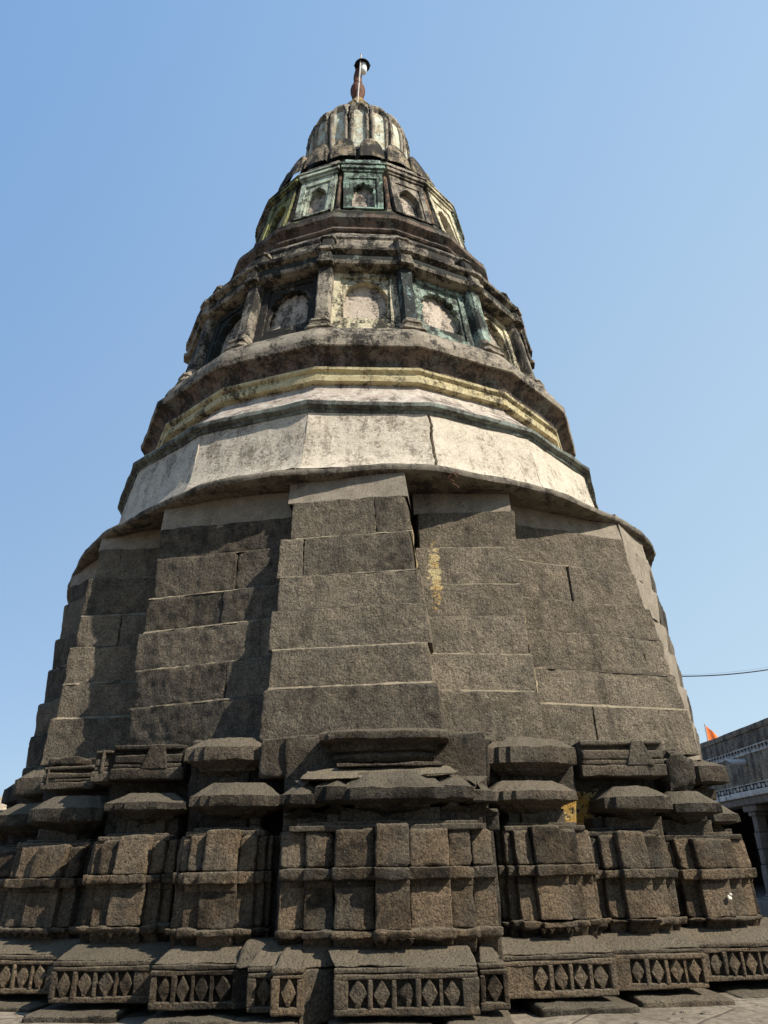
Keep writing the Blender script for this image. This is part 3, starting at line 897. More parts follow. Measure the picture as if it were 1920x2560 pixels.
# drum of cream plaster, one panel a side, cracked open at one corner
DR = [(3.72, 4.265), (3.56, 4.33), (3.43, 4.45), (3.36, 4.60), (3.31, 4.85), (3.26, 5.155)]
ring('drum_core', [(3.2, 4.2), (3.2, 4.6), (3.14, 5.2)], S_CORE, amp=.0)
def jag(z): return .016 * nz(z * 9.0, 2) + .010 * nz(z * 31.0, 5)
for i in range(-8, 8):
    P = FP(i, DR)
    g = Geo()
    zs = list(np.linspace(4.28, 5.155, 30))
    def f(w, z, P=P, i=i):
        hw = float(np.interp(z, [p[1] for p in DR], [p[0] for p in DR])) * sin(HALF)
        l, r_ = -hw, hw
        if i == 1: l = -hw + .026 + jag(z)
        if i == 0: r_ = hw - .008 + jag(z)
        if i == 0: l = -hw + .004 + jag(z + 7) * .2
        u = l + (r_ - l) * w
        p = np.array([[u * 1.0 + i * 3, z, i]])
        o = .008 * float(fbm(p, 3, 3)[0]) + .003 * float(vnoise(p * 14)[0])
        q = P(u, o, z)
        return (q[0], q[1], z + float(eave_off(math.atan2(q[0], -q[1]))) * max(0, (4.9 - z) / .62))
    us = np.linspace(0, 1, 26)
    grid(g, f, us, zs, tint=.5 + .2 * nz(i * 5.3))
    # returns at the two edges
    for w in (0, 1):
        e = [f(w, z) for z in zs]
        b = [tuple(np.array(q) * np.array([.94, .94, 1])) for q in e]
        m = len(e)
        g.add(e + b, [(k, k + 1, m + k + 1, m + k) for k in range(m - 1)], .2)
    o = g.obj('drum_panel', CREAM, tower)
    if i == 1: o['label'] = 'drum panel beside the wide jagged crack'
ring('drum_ledge', [(3.22, 5.14), (3.275, 5.155), (3.285, 5.175), (3.28, 5.19), (3.325, 5.205), (3.335, 5.215), (3.335, 5.255), (3.325, 5.27), (3.28, 5.29)], LEDGE, amp=.010, amp2=.006)
ring('peeling_slope', [(3.29, 5.285), (3.18, 5.40), (3.06, 5.52), (2.95, 5.64), (2.91, 5.74)], PEEL)
ring('yellow_moulding', [(2.88, 5.735), (2.96, 5.74), (2.985, 5.75), (2.99, 5.81), (2.955, 5.82), (2.955, 5.875), (2.965, 5.88), (2.99, 5.90), (2.995, 5.93), (2.94, 5.945)], YELLOW, amp=.004)
ring('brown_cove', [(2.93, 5.945), (2.965, 5.955), (2.97, 5.975), (2.975, 6.01), (3.02, 6.07), (3.095, 6.12), (3.12, 6.128)], BROWN, amp=.005, vsub=.03)
ring('tier_ledge', [(3.115, 6.125), (3.13, 6.135), (3.135, 6.20), (3.06, 6.225), (3.05, 6.29), (3.045, 6.33), (3.01, 6.42), (2.95, 6.50), (2.90, 6.55), (2.5, 6.60)], GREY, amp=.009, amp2=.006, tint=.35)

# ---- arched niches
def arch_loop(a, zb, zs, zt, foils=0, ogee=.0, nside=5, nb=9):
    pts = [(-a, zb + (zs - zb) * k / nside) for k in range(nside)]
    m = 36
    for k in range(m + 1):
        th = pi - pi * k / m
        x, y = cos(th), sin(th)
        sc_ = 1.0
        if foils:
            ph = (k / m * foils) % 1.0
            sc_ = 1 - .16 * (1 - abs(sin(pi * k / m * foils))) ** 1.5
        pk = ogee * max(0, 1 - abs(k / m - .5) * 7)
        pts.append((a * x * sc_, zs + (zt - zs) * (y * sc_ + pk)))
    pts += [(a, zs + (zb - zs) * (k + 1) / nside) for k in range(nside)]
    pts += [(a - 2 * a * (k + 1) / nb, zb) for k in range(nb - 1)]
    return pts
def rect_proj(pts, u0, u1, z0, z1, c):
    out = []
    for x, z in pts:
        dx, dz = x - c[0], z - c[1]
        s = min([((u1 if dx > 0 else u0) - c[0]) / dx if abs(dx) > 1e-9 else 1e9, ((z1 if dz > 0 else z0) - c[1]) / dz if abs(dz) > 1e-9 else 1e9])
        out.append([c[0] + dx * s, c[1] + dz * s])
    for cx, cz in ((u0, z0), (u0, z1), (u1, z0), (u1, z1)):
        k = min(range(len(out)), key=lambda k: (out[k][0] - cx) ** 2 + (out[k][1] - cz) ** 2)
        out[k] = [cx, cz]
    return out
def bridge(g, P, A, oa, B, ob, tint, seed=0., amp=.005, sub=4):
    """quads from loop A (offset oa) to loop B (offset ob)"""
    m = len(A); V = []
    for s in range(sub + 1):
        t = s / sub
        for p, q in zip(A, B):
            V.append(P(p[0] + (q[0] - p[0]) * t, oa + (ob - oa) * t, p[1] + (q[1] - p[1]) * t))
    V = np.array(V)
    V = V + np.stack([fbm(V, 8, 3, seed), fbm(V, 8, 3, seed + 5), 0.5 * fbm(V, 8, 3, seed + 9)], 1) * amp
    F = []
    for s in range(sub):
        for k in range(m):
            j = (k + 1) % m
            F.append((s * m + k, s * m + j, (s + 1) * m + j, (s + 1) * m + k))
    g.add(V, F, tint)
def niche(i, prof, w, z0, z1, b, zr0, zr1, a, zb, zs, zt, foils, ogee, mat, label, depth=.15, o0=0.0, lip=.026, back=NICHE, tint=.5):
    P = FP(i, prof)
    root = group_part('niche', tower, label)
    sd = i * 7.7 + z0
    L = arch_loop(a, zb, zs, zt, foils, ogee)
    c = (0, (zb + zt) / 2)
    mid = rect_proj(L, -b, b, zr0, zr1, c)
    out = rect_proj(mid, -w, w, z0, z1, c)
    g = Geo()
    bridge(g, P, out, o0, mid, o0, tint, sd)
    bridge(g, P, mid, o0, mid, o0 - lip, tint - .15, sd, .002, 1)
    bridge(g, P, out, o0 - .3, out, o0, tint, sd, .003, 2)
    g.obj('niche_frame', mat, root)
    g = Geo()
    bridge(g, P, mid, o0 - lip, L, o0 - lip, tint, sd + 2)
    bridge(g, P, L, o0 - lip, L, o0 - depth, tint - .1, sd, .003, 3)
    g.obj('arch_panel', mat, root)
    g = Geo()
    V = [P(0, o0 - depth, c[1])]
    m = len(L)
    F = []
    for s in (.33, .66, 1.02):
        V += [P(x * s, o0 - depth, c[1] + (z - c[1]) * s) for x, z in L]
    for k in range(m):
        j = (k + 1) % m
        F.append((0, 1 + k, 1 + j))
        for s in range(2):
            F.append((1 + s * m + k, 1 + s * m + j, 1 + (s + 1) * m + j, 1 + (s + 1) * m + k))
    V = np.array(V); V = V + np.stack([fbm(V, 6, 3, 3.)] * 3, 1) * .004
    g.add(V, [f[::-1] for f in F], .5)
    g.obj('niche_back', back, root)
    return root

T2 = [(2.72, 6.55), (2.58, 7.3), (2.49, 7.80)]
t2m = {0: (P_CREAM, 'niche with cream yellow frame'), 1: (P_TEAL, 'niche with teal frame and scalloped arch'), 2: (P_CREAM, 'cream niche on the sunny side'), -1: (DARK, 'blackened niche with scalloped arch'), -2: (P_BLUE, 'dark niche streaked pale blue')}
ring('tier_core', [(2.45, 6.5), (2.28, 7.9)], DARK, amp=0)
for i in range(-8, 8):
    mt, lb = t2m.get(i, ((DARK, P_MINT, P_CREAM)[i % 3], None))
    smooth = i in (0, 2, -2)
    niche(i, T2, .475, 6.585, 7.755, .31, 6.80, 7.645, .275, 6.91, 7.27, 7.58, 0 if smooth else 7, .10 if smooth else .04, mt, lb, depth=.125, tint=.5 + .1 * nz(i * 3.1))
# pilasters on the corners
T2c = [(2.775, 6.56), (2.63, 7.3), (2.54, 7.80)]
def corner_frame(i, prof):
    a = rad(DELTA) + (i + .5) * 2 * HALF
    zs = [p[1] for p in prof]; rs = [p[0] for p in prof]
    ca, sa = cos(a), sin(a)
    def P(u, o, z):
        r = float(np.interp(z, zs, rs)) + o
        return (sa * r + ca * u, -(ca * r - sa * u), z)
    return P
def pil_block(g, P, w, o, z0, z1, t, seed, r=.016, back=.22):
    """pilaster piece with two splayed cheeks, so it wraps the corner"""
    pl = [(-w, o - back), (-w, o - .045), (-w * .72, o), (w * .72, o), (w, o - .045), (w, o - back)]
    nz_ = max(2, int((z1 - z0) / .06))
    V = []
    lv = [(0.02, z0), (0, z0 + .012)] + [(0, z0 + (z1 - z0) * k / nz_) for k in range(1, nz_)] + [(0, z1 - .012), (0.02, z1)]
    rows = []
    for ins, z in lv:
        row = []
        for (u, oo), (u2, o2) in zip(pl[:-1], pl[1:]):
            for k in range(4):
                s = k / 4
                row.append(P((u + (u2 - u) * s) * (1 - ins * 2), oo + (o2 - oo) * s - ins, z))
        row.append(P(pl[-1][0] * (1 - ins * 2), pl[-1][1], z))
        rows.append(row)
    n = len(rows[0]); V = np.array([q for r_ in rows for q in r_])
    V = V + np.stack([fbm(V, 7, 3, seed), fbm(V, 7, 3, seed + 3), fbm(V, 7, 2, seed + 6)], 1) * .007
    F = [(j * n + k, j * n + k + 1, (j + 1) * n + k + 1, (j + 1) * n + k) for j in range(len(rows) - 1) for k in range(n - 1)]
    F.append(tuple(range(n))[::-1]); F.append(tuple(range((len(rows) - 1) * n, len(rows) * n)))
    g.add(V, F, t)
for i in range(-8, 8):
    P = corner_frame(i, T2c)
    root = group_part('pilaster', tower)
    g = Geo()
    pil_block(g, P, .094, .06, 6.80, 7.74, .45 + .25 * nz(i * 2.7), i)
    g.obj('shaft', {0: P_BLUE, 1: P_TEAL, -1: GREY, -2: GREY}.get(i, GREY), root)
    g = Geo()
    for w, o, a, b in ((.165, .145, 6.545, 6.60), (.14, .13, 6.60, 6.635), (.11, .12, 6.635, 6.665), (.125, .135, 6.665, 6.715), (.092, .075, 6.705, 6.73), (.10, .085, 6.73, 6.77), (.09, .07, 6.77, 6.81)):
        pil_block(g, P, w, o, a, b, .2, i + a)
    g.obj('pilaster_base', GREY, root)
# cornice over the tier, breaking forward over each pilaster
CORN = [(2.40, 7.73), (2.60, 7.735), (2.66, 7.755), (2.675, 7.80), (2.63, 7.83), (2.62, 7.90), (2.60, 7.94), (2.68, 7.975), (2.69, 8.01), (2.52, 8.035), (2.42, 8.06)]
ring('tier_cornice', CORN, GREY, amp=.008, amp2=.005, tint=.45)
ring('green_band', [(2.63, 7.832), (2.632, 7.90), (2.61, 7.94)], P_TEAL, amp=.003, tint=.75)
for i in range(-8, 8):
    P = corner_frame(i, [(2.60, 7.7), (2.56, 8.02), (2.42, 8.45)])
    g = Geo()
    pil_block(g, P, .11, .115, 7.735, 7.805, .4, i + .3)
    pil_block(g, P, .095, .085, 7.80, 7.955, .45, i + .5)
    pil_block(g, P, .112, .125, 7.95, 8.02, .4, i + .7)
    pil_block(g, P, .085, .05, 8.02, 8.31, .75, i + .1)
    pil_block(g, P, .105, .075, 8.30, 8.34, .5, i + .2)
    pil_block(g, P, .09, .06, 8.34, 8.375, .5, i + .4)
    g.obj('cornice_block', GREY, tower)
ring('attic_wall', [(2.52, 8.03), (2.455, 8.12), (2.40, 8.40), (2.42, 8.43), (2.40, 8.47), (2.24, 8.66), (2.12, 8.78)], GREY, amp=.006, tint=.62)
ring('upper_cornice', [(2.10, 8.765), (2.16, 8.785), (2.18, 8.81), (2.175, 8.84), (2.115, 8.86), (2.115, 8.885), (2.13, 8.91), (2.20, 8.975), (2.215, 8.99), (2.215, 9.055), (2.13, 9.085)], BROWN, amp=.006, vsub=.03, tint=.4)
ring('mossy_ledge', [(2.21, 9.058), (2.20, 9.09), (2.12, 9.13), (2.11, 9.20), (2.03, 9.30), (1.97, 9.37), (1.7, 9.44)], MOSS, amp=.014, amp2=.010)

# ---- top tier: painted kiosks between recessed colonnettes
T3 = [(1.955, 9.40), (1.80, 10.02), (1.70, 10.456), (1.48, 10.97)]
t3m = {0: (P_TURQ, 'turquoise niche of the top tier'), 1: (GREY, 'dark grey niche of the top tier'), 2: (P_CREAM, 'cream niche of the top tier'), 3: (P_MINT, 'mint niche at the right edge of the top tier'), -1: (P_MINT, 'whitish mint niche of the top tier'), -2: (P_OLIVE, 'olive green niche of the top tier'), -3: (GREY, None)}
ring('upper_core', [(1.82, 9.38), (1.66, 10.0), (1.58, 10.6), (1.47, 10.98)], DARK, amp=.004)
for i in range(-8, 8):
    mt, lb = t3m.get(i, ((GREY, P_OLIVE, P_MINT)[i % 3], None))
    foil = 5 if i in (0, -2, 2) else 0
    root = niche(i, T3, .29, 9.40, 10.40, .205, 9.43, 10.22, .165, 9.45, 9.86, 10.11, foil, .12, mt, lb, depth=.13, o0=.035, lip=.02, tint=.5 + .1 * nz(i * 4.1))
    P = FP(i, T3)
    g = Geo()
    for w, o, a, b in ((.31, .065, 10.37, 10.42), (.335, .10, 10.42, 10.52), (.36, .125, 10.52, 10.565)):
        block(g, box8(-w, w, -.25, o, a, b, P), .05, .014, .006, .003, tint=.5, seed=i + a)
    g.obj('niche_cornice', mt, root)
    g = Geo()
    block(g, box8(-.27, .27, -.3, .07, 10.565, 10.80, P), .05, .014, .007, .004, tint=.45, seed=i)
    g.obj('parapet_block', mt if i in (0, 2, -2) else GREY, root)
    P = corner_frame(i, [(1.90, 9.40), (1.76, 10.02), (1.66, 10.456), (1.45, 10.97)])
    root = group_part('colonnette', tower)
    g = Geo()
    tube(g, [P(0, 0, z) for z in np.linspace(9.40, 10.50, 10)], .038, 10, .5)
    g.obj('shaft', BRONZE, root)
    g = Geo()
    for w, o, a, b in ((.055, .055, 9.37, 9.43), (.047, .045, 9.43, 9.47), (.055, .05, 9.47, 9.50)):
        pil_block(g, P, w, o, a, b, .4, i + a, back=.1)
    g.obj('colonnette_base', GREY, root)
    g = Geo()
    pil_block(g, P, .05, .05, 10.46, 10.56, .4, i, back=.12)
    pil_block(g, P, .062, .07, 10.56, 10.64, .3, i + .5, back=.12)
    g.obj('colonnette_capital', GREY, root)

# ---- lotus petals, fluted dome and finial (leaning a little to the left)
AX = -.035
def cone_pt(a, r, z): return (AX + sin(a) * r, -cos(a) * r, z)
ring('petal_bed', [(1.50, 10.72), (1.42, 10.98), (1.36, 11.20), (1.24, 11.52), (1.10, 11.66), (.90, 11.75)], DARK, amp=.014, amp2=.008, n=32, sub=4)
for i in range(-10, 10):
    a0 = rad(1.6) + (i + .5) * 2 * pi / 20
    g = Geo()
    V, F = [], []
    NR, NT = 10, 14
    def pp(s, t):
        th = pi * t
        x, y = cos(th) * s, sin(th) ** .75 * s
        z = 10.98 + .66 * y
        r = float(np.interp(z, [10.9, 11.3, 11.66], [1.50, 1.41, 1.29]))
        bul = .022 + .03 * (1 - s ** 2) + (.0 if s < .99 else -.07)
        if .84 < s < .96: bul += .010
        hw = .212 * float(np.interp(z, [10.9, 11.66], [1.02, .92]))
        ang = a0 + x * hw / r
        return cone_pt(ang, r + bul + .004, z)
    for s in list(np.linspace(0.02, .8, 6)) + [.86, .92, .97, 1.0]:
        for t in np.linspace(0, 1, NT):
            V.append(pp(s, t))
    for j in range(9):
        for k in range(NT - 1):
            F.append((j * NT + k, (j + 1) * NT + k, (j + 1) * NT + k + 1, j * NT + k + 1))
    V = np.array(V); V = V + np.stack([fbm(V, 8, 3, i * 1.)] * 3, 1) * .006
    g.add(V, F, .5 + .2 * nz(i * 3.3))
    g.obj('lotus_petal', PETAL, tower)

DZ = [11.60, 12.05, 12.42, 12.66, 12.87, 13.03, 13.16, 13.27, 13.34, 13.39, 13.42]
DRr = [.90, .935, .95, .94, .90, .835, .75, .64, .50, .34, .17]
def dome_r(z): return float(np.interp(z, DZ, DRr))
g = Geo()
lathe(g, [(dome_r(z) - .05, z) for z in np.linspace(11.6, 13.42, 30)], AX, 0, 64, .3, .008)
g.obj('dome_core', DOME_D, tower)
for i in range(-8, 8):
    a0 = rad(DELTA) + i * 2 * HALF
    g = Geo()
    def fpan(x, z):      # hollow painted panel
        r = dome_r(z) - .015 - .022 * (1 - x * x)
        return cone_pt(a0 + x * HALF * .62, r, z)
    grid(g, fpan, np.linspace(-1, 1, 9), np.linspace(11.62, 13.06, 24), .55 + .25 * nz(i * 1.9))
    g.obj('dome_panel', OCHRE if i in (0,) and False else DOME_P, tower)
    g = Geo()
    def fh(x, z):        # rounded hood closing the panel
        t = min(1, max(0, (z - 12.75) / (13.42 - 12.75)))
        up = 12.97 - .42 * abs(x) ** 2.6
        k = 1 / (1 + math.exp(-(z - up) * 45))
        r = dome_r(z) + .085 * math.sqrt(max(0, 1 - x * x * .96)) * (1 - t * .45) * k - .05 * (1 - k)
        return cone_pt(a0 + x * HALF * .93, r, z)
    V0 = len(g.v)
    grid(g, fh, np.linspace(-1, 1, 15), np.linspace(12.5, 13.415, 48), .40)
    g.v[-1] = g.v[-1] + np.stack([fbm(g.v[-1], 9, 3, i * 1.)] * 3, 1) * .007
    g.obj('dome_hood', DOME_D, tower)
    g = Geo()
    for sgn in (-1, 1):
        pts, rs = [], []
        for z in np.linspace(11.62, 12.94, 16):
            x = .76 - .06 * (z - 11.62)
            pts.append(cone_pt(a0 + sgn * HALF * x, dome_r(z) - .012, z)); rs.append(.034 * float(np.interp(z, [12, 12.6, 12.94], [.8, 1.1, .8])))
        tube(g, pts, rs, 8, .4)
    g.obj('dome_rib', DOME_D, tower)
fin = group_part('finial', tower)
g = Geo()
lathe(g, [(.20, 13.35), (.33, 13.44), (.335, 13.55), (.32, 13.70), (.30, 13.84), (.255, 13.97), (.19, 14.09), (.13, 14.19), (.105, 14.24), (.10, 14.27)], AX, 0, 40, .6)
V = g.v[0]
a = np.arctan2(V[:, 0] - AX, -V[:, 1])
kk = 1 + .07 * np.abs(np.sin(a * 5))
V[:, 0] = AX + (V[:, 0] - AX) * kk; V[:, 1] *= kk
g.obj('ochre_crown', OCHRE, fin)
g = Geo()
lathe(g, [(.085, 14.25), (.09, 14.30), (.12, 14.40), (.142, 14.50), (.145, 14.58), (.13, 14.65), (.10, 14.71), (.085, 14.74), (.095, 14.755), (.085, 14.775), (.078, 14.80), (.083, 14.90), (.078, 15.0), (.06, 15.11), (.045, 15.20), (.05, 15.23), (.03, 15.27), (.0, 15.30)], AX - .005, 0, 28, .5, .004)
g.obj('water_pot', RUST, fin)

# ------------------------------------------------------------------ things on and around the tower
lamp = thing('lamp', 'white lamp under a black shade on a thin grey pole above the dome', 'lamp', (X0 - .033, D - .35, 13.76))
def rel(p, root): return tuple(np.array(p) - np.array(root))
g = Geo()
pa, pb = np.array((-.033, -.35, 13.76)), np.array((.031, -.15, 15.435))
tube(g, [rel(pa + (pb - pa) * t, pa) for t in (-.03, .3, .7, 1.0)], .016, 10)
tube(g, [rel(pb + (pb - pa) * t, pa) for t in (0, .012)], [.02, .012], 10)
g.obj('pole', STEEL, lamp)
g = Geo()
for t in (.42, .55):
    q = pa + (pb - pa) * t
    tube(g, [rel(q + np.array((0, -.0, dz)), pa) for dz in (-.012, .012)], .024, 10)
    tube(g, [rel(q, pa), rel(np.array((AX, 0, q[2])), pa)], .008, 6)
g.obj('clamp', STEEL, lamp)
g = Geo()
lc = np.array((.052, -.09)) - pa[:2]
lz = 15.20 - pa[2]
lathe(g, [(.0, lz + .10), (.05, lz + .09), (.075, lz + .05), (.125, lz + .02), (.152, lz - .01), (.155, lz - .02), (.145, lz - .018), (.10, lz + .01), (.0, lz + .02)], lc[0], lc[1], 36)
for s in (-1, 1):
    tube(g, [(lc[0] + s * .150, lc[1], lz - .01), (lc[0] + s * .172, lc[1], lz - .01)], .009, 6)
tube(g, [(lc[0], lc[1], lz + .09), tuple(rel(pa + (pb - pa) * .93, pa))], .010, 6)
g.obj('lamp_shade', BLACKM, lamp)
g = Geo()
lathe(g, [(.072, lz + .0), (.076, lz - .06), (.076, lz - .17), (.068, lz - .215), (.04, lz - .24), (.0, lz - .245)], lc[0] + .014, lc[1], 28)
g.obj('globe', GLOBE, lamp)

# dry twig caught under the eave
tw = thing('dry_twig', 'tangle of thin dry reddish twigs caught under the eave', 'twig', (X0 + .95, D - 3.60, 4.10))
g = Geo()
rr = random.Random(5)
for k in range(5):
    p = np.array((0, 0, .06)); pts = [tuple(p)]
    d = np.array((rr.uniform(-1, 1), -.3, rr.uniform(-1, 1)))
    for s in range(9):
        d = d + np.array((rr.uniform(-.9, .9), rr.uniform(-.3, .3), rr.uniform(-.9, .9)))
        p = p + d / np.linalg.norm(d) * .024
        p = np.clip(p, -.09, .09)
        pts.append(tuple(p))
    tube(g, pts, .0035, 5)
g.obj('twig_strands', plain_mat('twig_bark', (.16, .075, .055), .8), tw)

# white scrap on the right-hand plinth block
P = frame(*FR['R3'])
q = P(.31, -.150, .60)
sc_o = thing('scrap', 'small crumpled white scrap stuck on the dark stone face', 'scrap', (X0 + q[0], D + q[1], q[2]))
g = Geo()
for dx, dz, s in ((0, -.010, .8), (.010, .014, .6), (-.008, .005, .4)):
    V, F = [], []
    for j in range(6):
        for k in range(8):
            ph, th = pi * j / 5, 2 * pi * k / 8
            V.append((dx + .02 * s * sin(ph) * cos(th), -.004 - .010 * s * sin(ph) * sin(th), dz + .016 * s * cos(ph)))
    V = np.array(V); V += np.stack([fbm(V, 60, 2, s + dx)] * 3, 1) * .003
    for j in range(5):
        for k in range(8):
            F.append((j * 8 + k, j * 8 + (k + 1) % 8, (j + 1) * 8 + (k + 1) % 8, (j + 1) * 8 + k))
    g.add(V, F)
g.obj('scrap_body', plain_mat('white_scrap', (.55, .52, .44), .8), sc_o)

# ------------------------------------------------------------------ ground
gm = M('dusty_ground')
c1 = gm.ramp(gm.noise(1.1, 6, .6), [(.35, (.15, .122, .09)), (.65, (.27, .228, .172))])
c1 = gm.mix(gm.ramp(gm.noise(16, 6, .7), [(.42, 0.), (.66, .8)]), c1, (.085, .067, .048))
c1 = gm.mix(gm.ramp(gm.noise(60, 4, .7), [(.58, 0.), (.68, .7)]), c1, (.07, .055, .04))
vor = gm.n('ShaderNodeTexVoronoi', feature='DISTANCE_TO_EDGE'); vor.inputs['Scale'].default_value = 1.5
gm.link(gm.mix(.12, gm.co, gm.noise(3, 3), 'ADD'), vor.inputs['Vector'])
c1 = gm.mix(gm.ramp(vor.outputs['Distance'], [(.0, .75), (.02, 0.)]), c1, (.07, .055, .04))
GROUND = gm.done(c1, gm.bump(gm.math('ADD', gm.noise(9, 8, .7), gm.ramp(vor.outputs['Distance'], [(.0, 0.), (.03, .5)])), .6, .03))
g = Geo()
xs = np.concatenate([[-3000, -400, -80, -30], np.linspace(-12, 12, 130), [30, 80, 400, 3000]])
ys = np.concatenate([[-400, -80, -10], np.linspace(-1, 11, 100), [25, 80, 400, 3000]])
VV = np.array([(x, y, 0) for y in ys for x in xs], float)
near = (np.abs(VV[:, 0]) < 12) & (VV[:, 1] > -1) & (VV[:, 1] < 11)
VV[:, 2] = np.where(near, .014 * fbm(VV, .9, 3) + .006 * fbm(VV, 5, 2, 3.), 0)
nx = len(xs)
g.add(VV, [(j * nx + i, j * nx + i + 1, (j + 1) * nx + i + 1, (j + 1) * nx + i) for j in range(len(ys) - 1) for i in range(nx - 1)])
gr = g.obj('ground', GROUND)
gr['kind'] = 'structure'
rr = random.Random(12)
pebm = stone_mat('pebble_stone', dark=(.10, .085, .065), light=(.34, .30, .24), lichen=.2, chisel=0)
for k in range(34):
    x, y = (rr.uniform(1.0, 3.0), 0) if k < 24 else (rr.uniform(-2.4, -.9), 0)
    t_ = 5.02 - .38 * max(0, abs(x) - .8) * 1.2 + rr.uniform(.05, .35)
    s = rr.uniform(.006, .02)
    g = Geo()
    V, F = [], []
    for j in range(6):
        for q in range(9):
            ph, th = pi * j / 5, 2 * pi * q / 9
            V.append((s * 1.4 * sin(ph) * cos(th), s * sin(ph) * sin(th), s * .7 * cos(ph)))
    V = np.array(V); V += np.stack([fbm(V + k, 40, 2, 1.), fbm(V + k, 40, 2, 4.), fbm(V + k, 40, 2, 7.)], 1) * s * .3
    for j in range(5):
        for q in range(9):
            F.append((j * 9 + q, (j + 1) * 9 + q, (j + 1) * 9 + (q + 1) % 9, j * 9 + (q + 1) % 9))
    g.add(V, F)
    o = g.obj('pebble', pebm)
    o.location = (X0 + x, D - t_, s * .5 + .004)
    tag(o, 'small pale pebble on the dusty ground at the foot of the plinth', 'pebble', 'pebbles on the ground')

# ------------------------------------------------------------------ arcaded hall on the right
XW = 6.55
hall = thing('gallery_hall', 'long flat-roofed hall in shade with stained plaster walls, carved bands and stone columns', 'hall', (XW, 15, 0))
HP = paint_mat('hall_plaster', (.36, .30, .225), .50, under=(.27, .225, .17), black=(.055, .05, .045))
HB = paint_mat('hall_parapet', (.27, .235, .185), .60, under=(.20, .175, .14), black=(.045, .042, .04))
HW = paint_mat('whitewashed_carving', (.70, .69, .65), .34, under=(.45, .44, .41), black=(.05, .05, .05))
HD = plain_mat('carving_ground', (.05, .048, .045), .9, 0, .4)
HS = plain_mat('column_stone', (.20, .175, .15), .9, 0, .25, 9)
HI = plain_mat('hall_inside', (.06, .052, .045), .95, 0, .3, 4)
Y0, Y1 = -7.0, 9.0      # along the hall, local y
def hb(g, x0, x1, y0, y1, z0, z1, h=.4, r=.012, tint=.5, amp=.006):
    block(g, [(x0, y1, z0), (x0, y0, z0), (x1, y0, z0), (x1, y1, z0), (x0, y1, z1), (x0, y0, z1), (x1, y0, z1), (x1, y1, z1)], h, r, amp, .002, tint=tint, seed=z0)
g = Geo(); hb(g, 0, .35, Y0, Y1, 2.70, 2.94, .25, tint=.35); hb(g, -.02, .37, Y0, Y1, 2.94, 3.05, .25, .02, tint=.2); g.obj('parapet', HB, hall)
g = Geo(); hb(g, 0, .35, Y0, Y1, 2.085, 2.585, .25, tint=.5); g.obj('wall', HP, hall)
g = Geo(); hb(g, .012, .35, Y0, Y1, 2.585, 2.70, .5, tint=.5); hb(g, .012, .35, Y0, Y1, 1.965, 2.085, .5); g.obj('band_ground', HD, hall)
g = Geo(); hb(g, -.012, .3, Y0, Y1, 2.58, 2.597, .4, .004); hb(g, -.012, .3, Y0, Y1, 2.688, 2.704, .4, .004)
hb(g, -.02, .3, Y0, Y1, 1.875, 1.972, .3, .008); hb(g, -.014, .3, Y0, Y1, 2.072, 2.088, .4, .004)
g.obj('band_rail', HW, hall)
g = Geo()
y = -2.4
while y < 3.2:            # row of leaf triangles: outer leaf, inner leaf and midrib
    for s, o in ((1.0, -.004), (.52, -.012)):
        zc_, hh, ww = 2.598, .088 * s, .066 * s
        V = [(o, y - ww, zc_), (o, y + ww, zc_), (o, y, zc_ + hh), (.012, y - ww, zc_), (.012, y + ww, zc_), (.012, y, zc_ + hh)]
        if s == 1.0:
            for sg in (-1, 1):
                tube(g, [(o, y + sg * ww, zc_), (o, y + sg * ww * .45, zc_ + hh * .62), (o, y, zc_ + hh)], .007, 5, .6)
        else:
            g.add(V, [(0, 2, 1), (0, 3, 5, 2), (1, 2, 5, 4)], .6)
    y += .142
g.obj('leaf_carving', HW, hall)
g = Geo()
y = -2.4
k = 0
while y < 3.2:            # running scroll of round leaves
    pts = []
    for q in range(15):
        th = q / 14 * 1.75 * pi + (0 if k % 2 else pi)
        rr_ = .050 * (1 - q / 26)
        pts.append((-.004, y + rr_ * 1.25 * cos(th), 2.022 + rr_ * .88 * sin(th)))
    tube(g, pts, .0075, 5, .6)
    V = [(-.006, y + .045 * cos(t) * .7, 2.022 + .038 * sin(t) * .75) for t in np.linspace(0, 2 * pi, 10)[:-1]]
    V2 = [(.012, v[1], v[2]) for v in V]
    g.add(V + V2, [tuple(range(9))[::-1]] + [(q, (q + 1) % 9, 9 + (q + 1) % 9, 9 + q) for q in range(9)], .7)
    y += .150; k += 1
g.obj('scroll_carving', HW, hall)
g = Geo(); hb(g, .02, .40, Y0, Y1, 1.745, 1.872, .5, tint=.3); g.obj('lintel', HS, hall)
g = Geo(); hb(g, .3, 4.2, Y0, Y1, 2.55, 2.72, 1.5); g.obj('roof', HB, hall)
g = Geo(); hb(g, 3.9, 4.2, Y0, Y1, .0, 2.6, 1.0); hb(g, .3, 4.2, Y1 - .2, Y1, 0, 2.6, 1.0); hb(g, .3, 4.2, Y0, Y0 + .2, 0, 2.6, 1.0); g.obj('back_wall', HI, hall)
g = Geo(); hb(g, -.25, 4.2, Y0, Y1, -.05, .19, .4, .02, amp=.01); g.obj('floor_step', HS, hall)
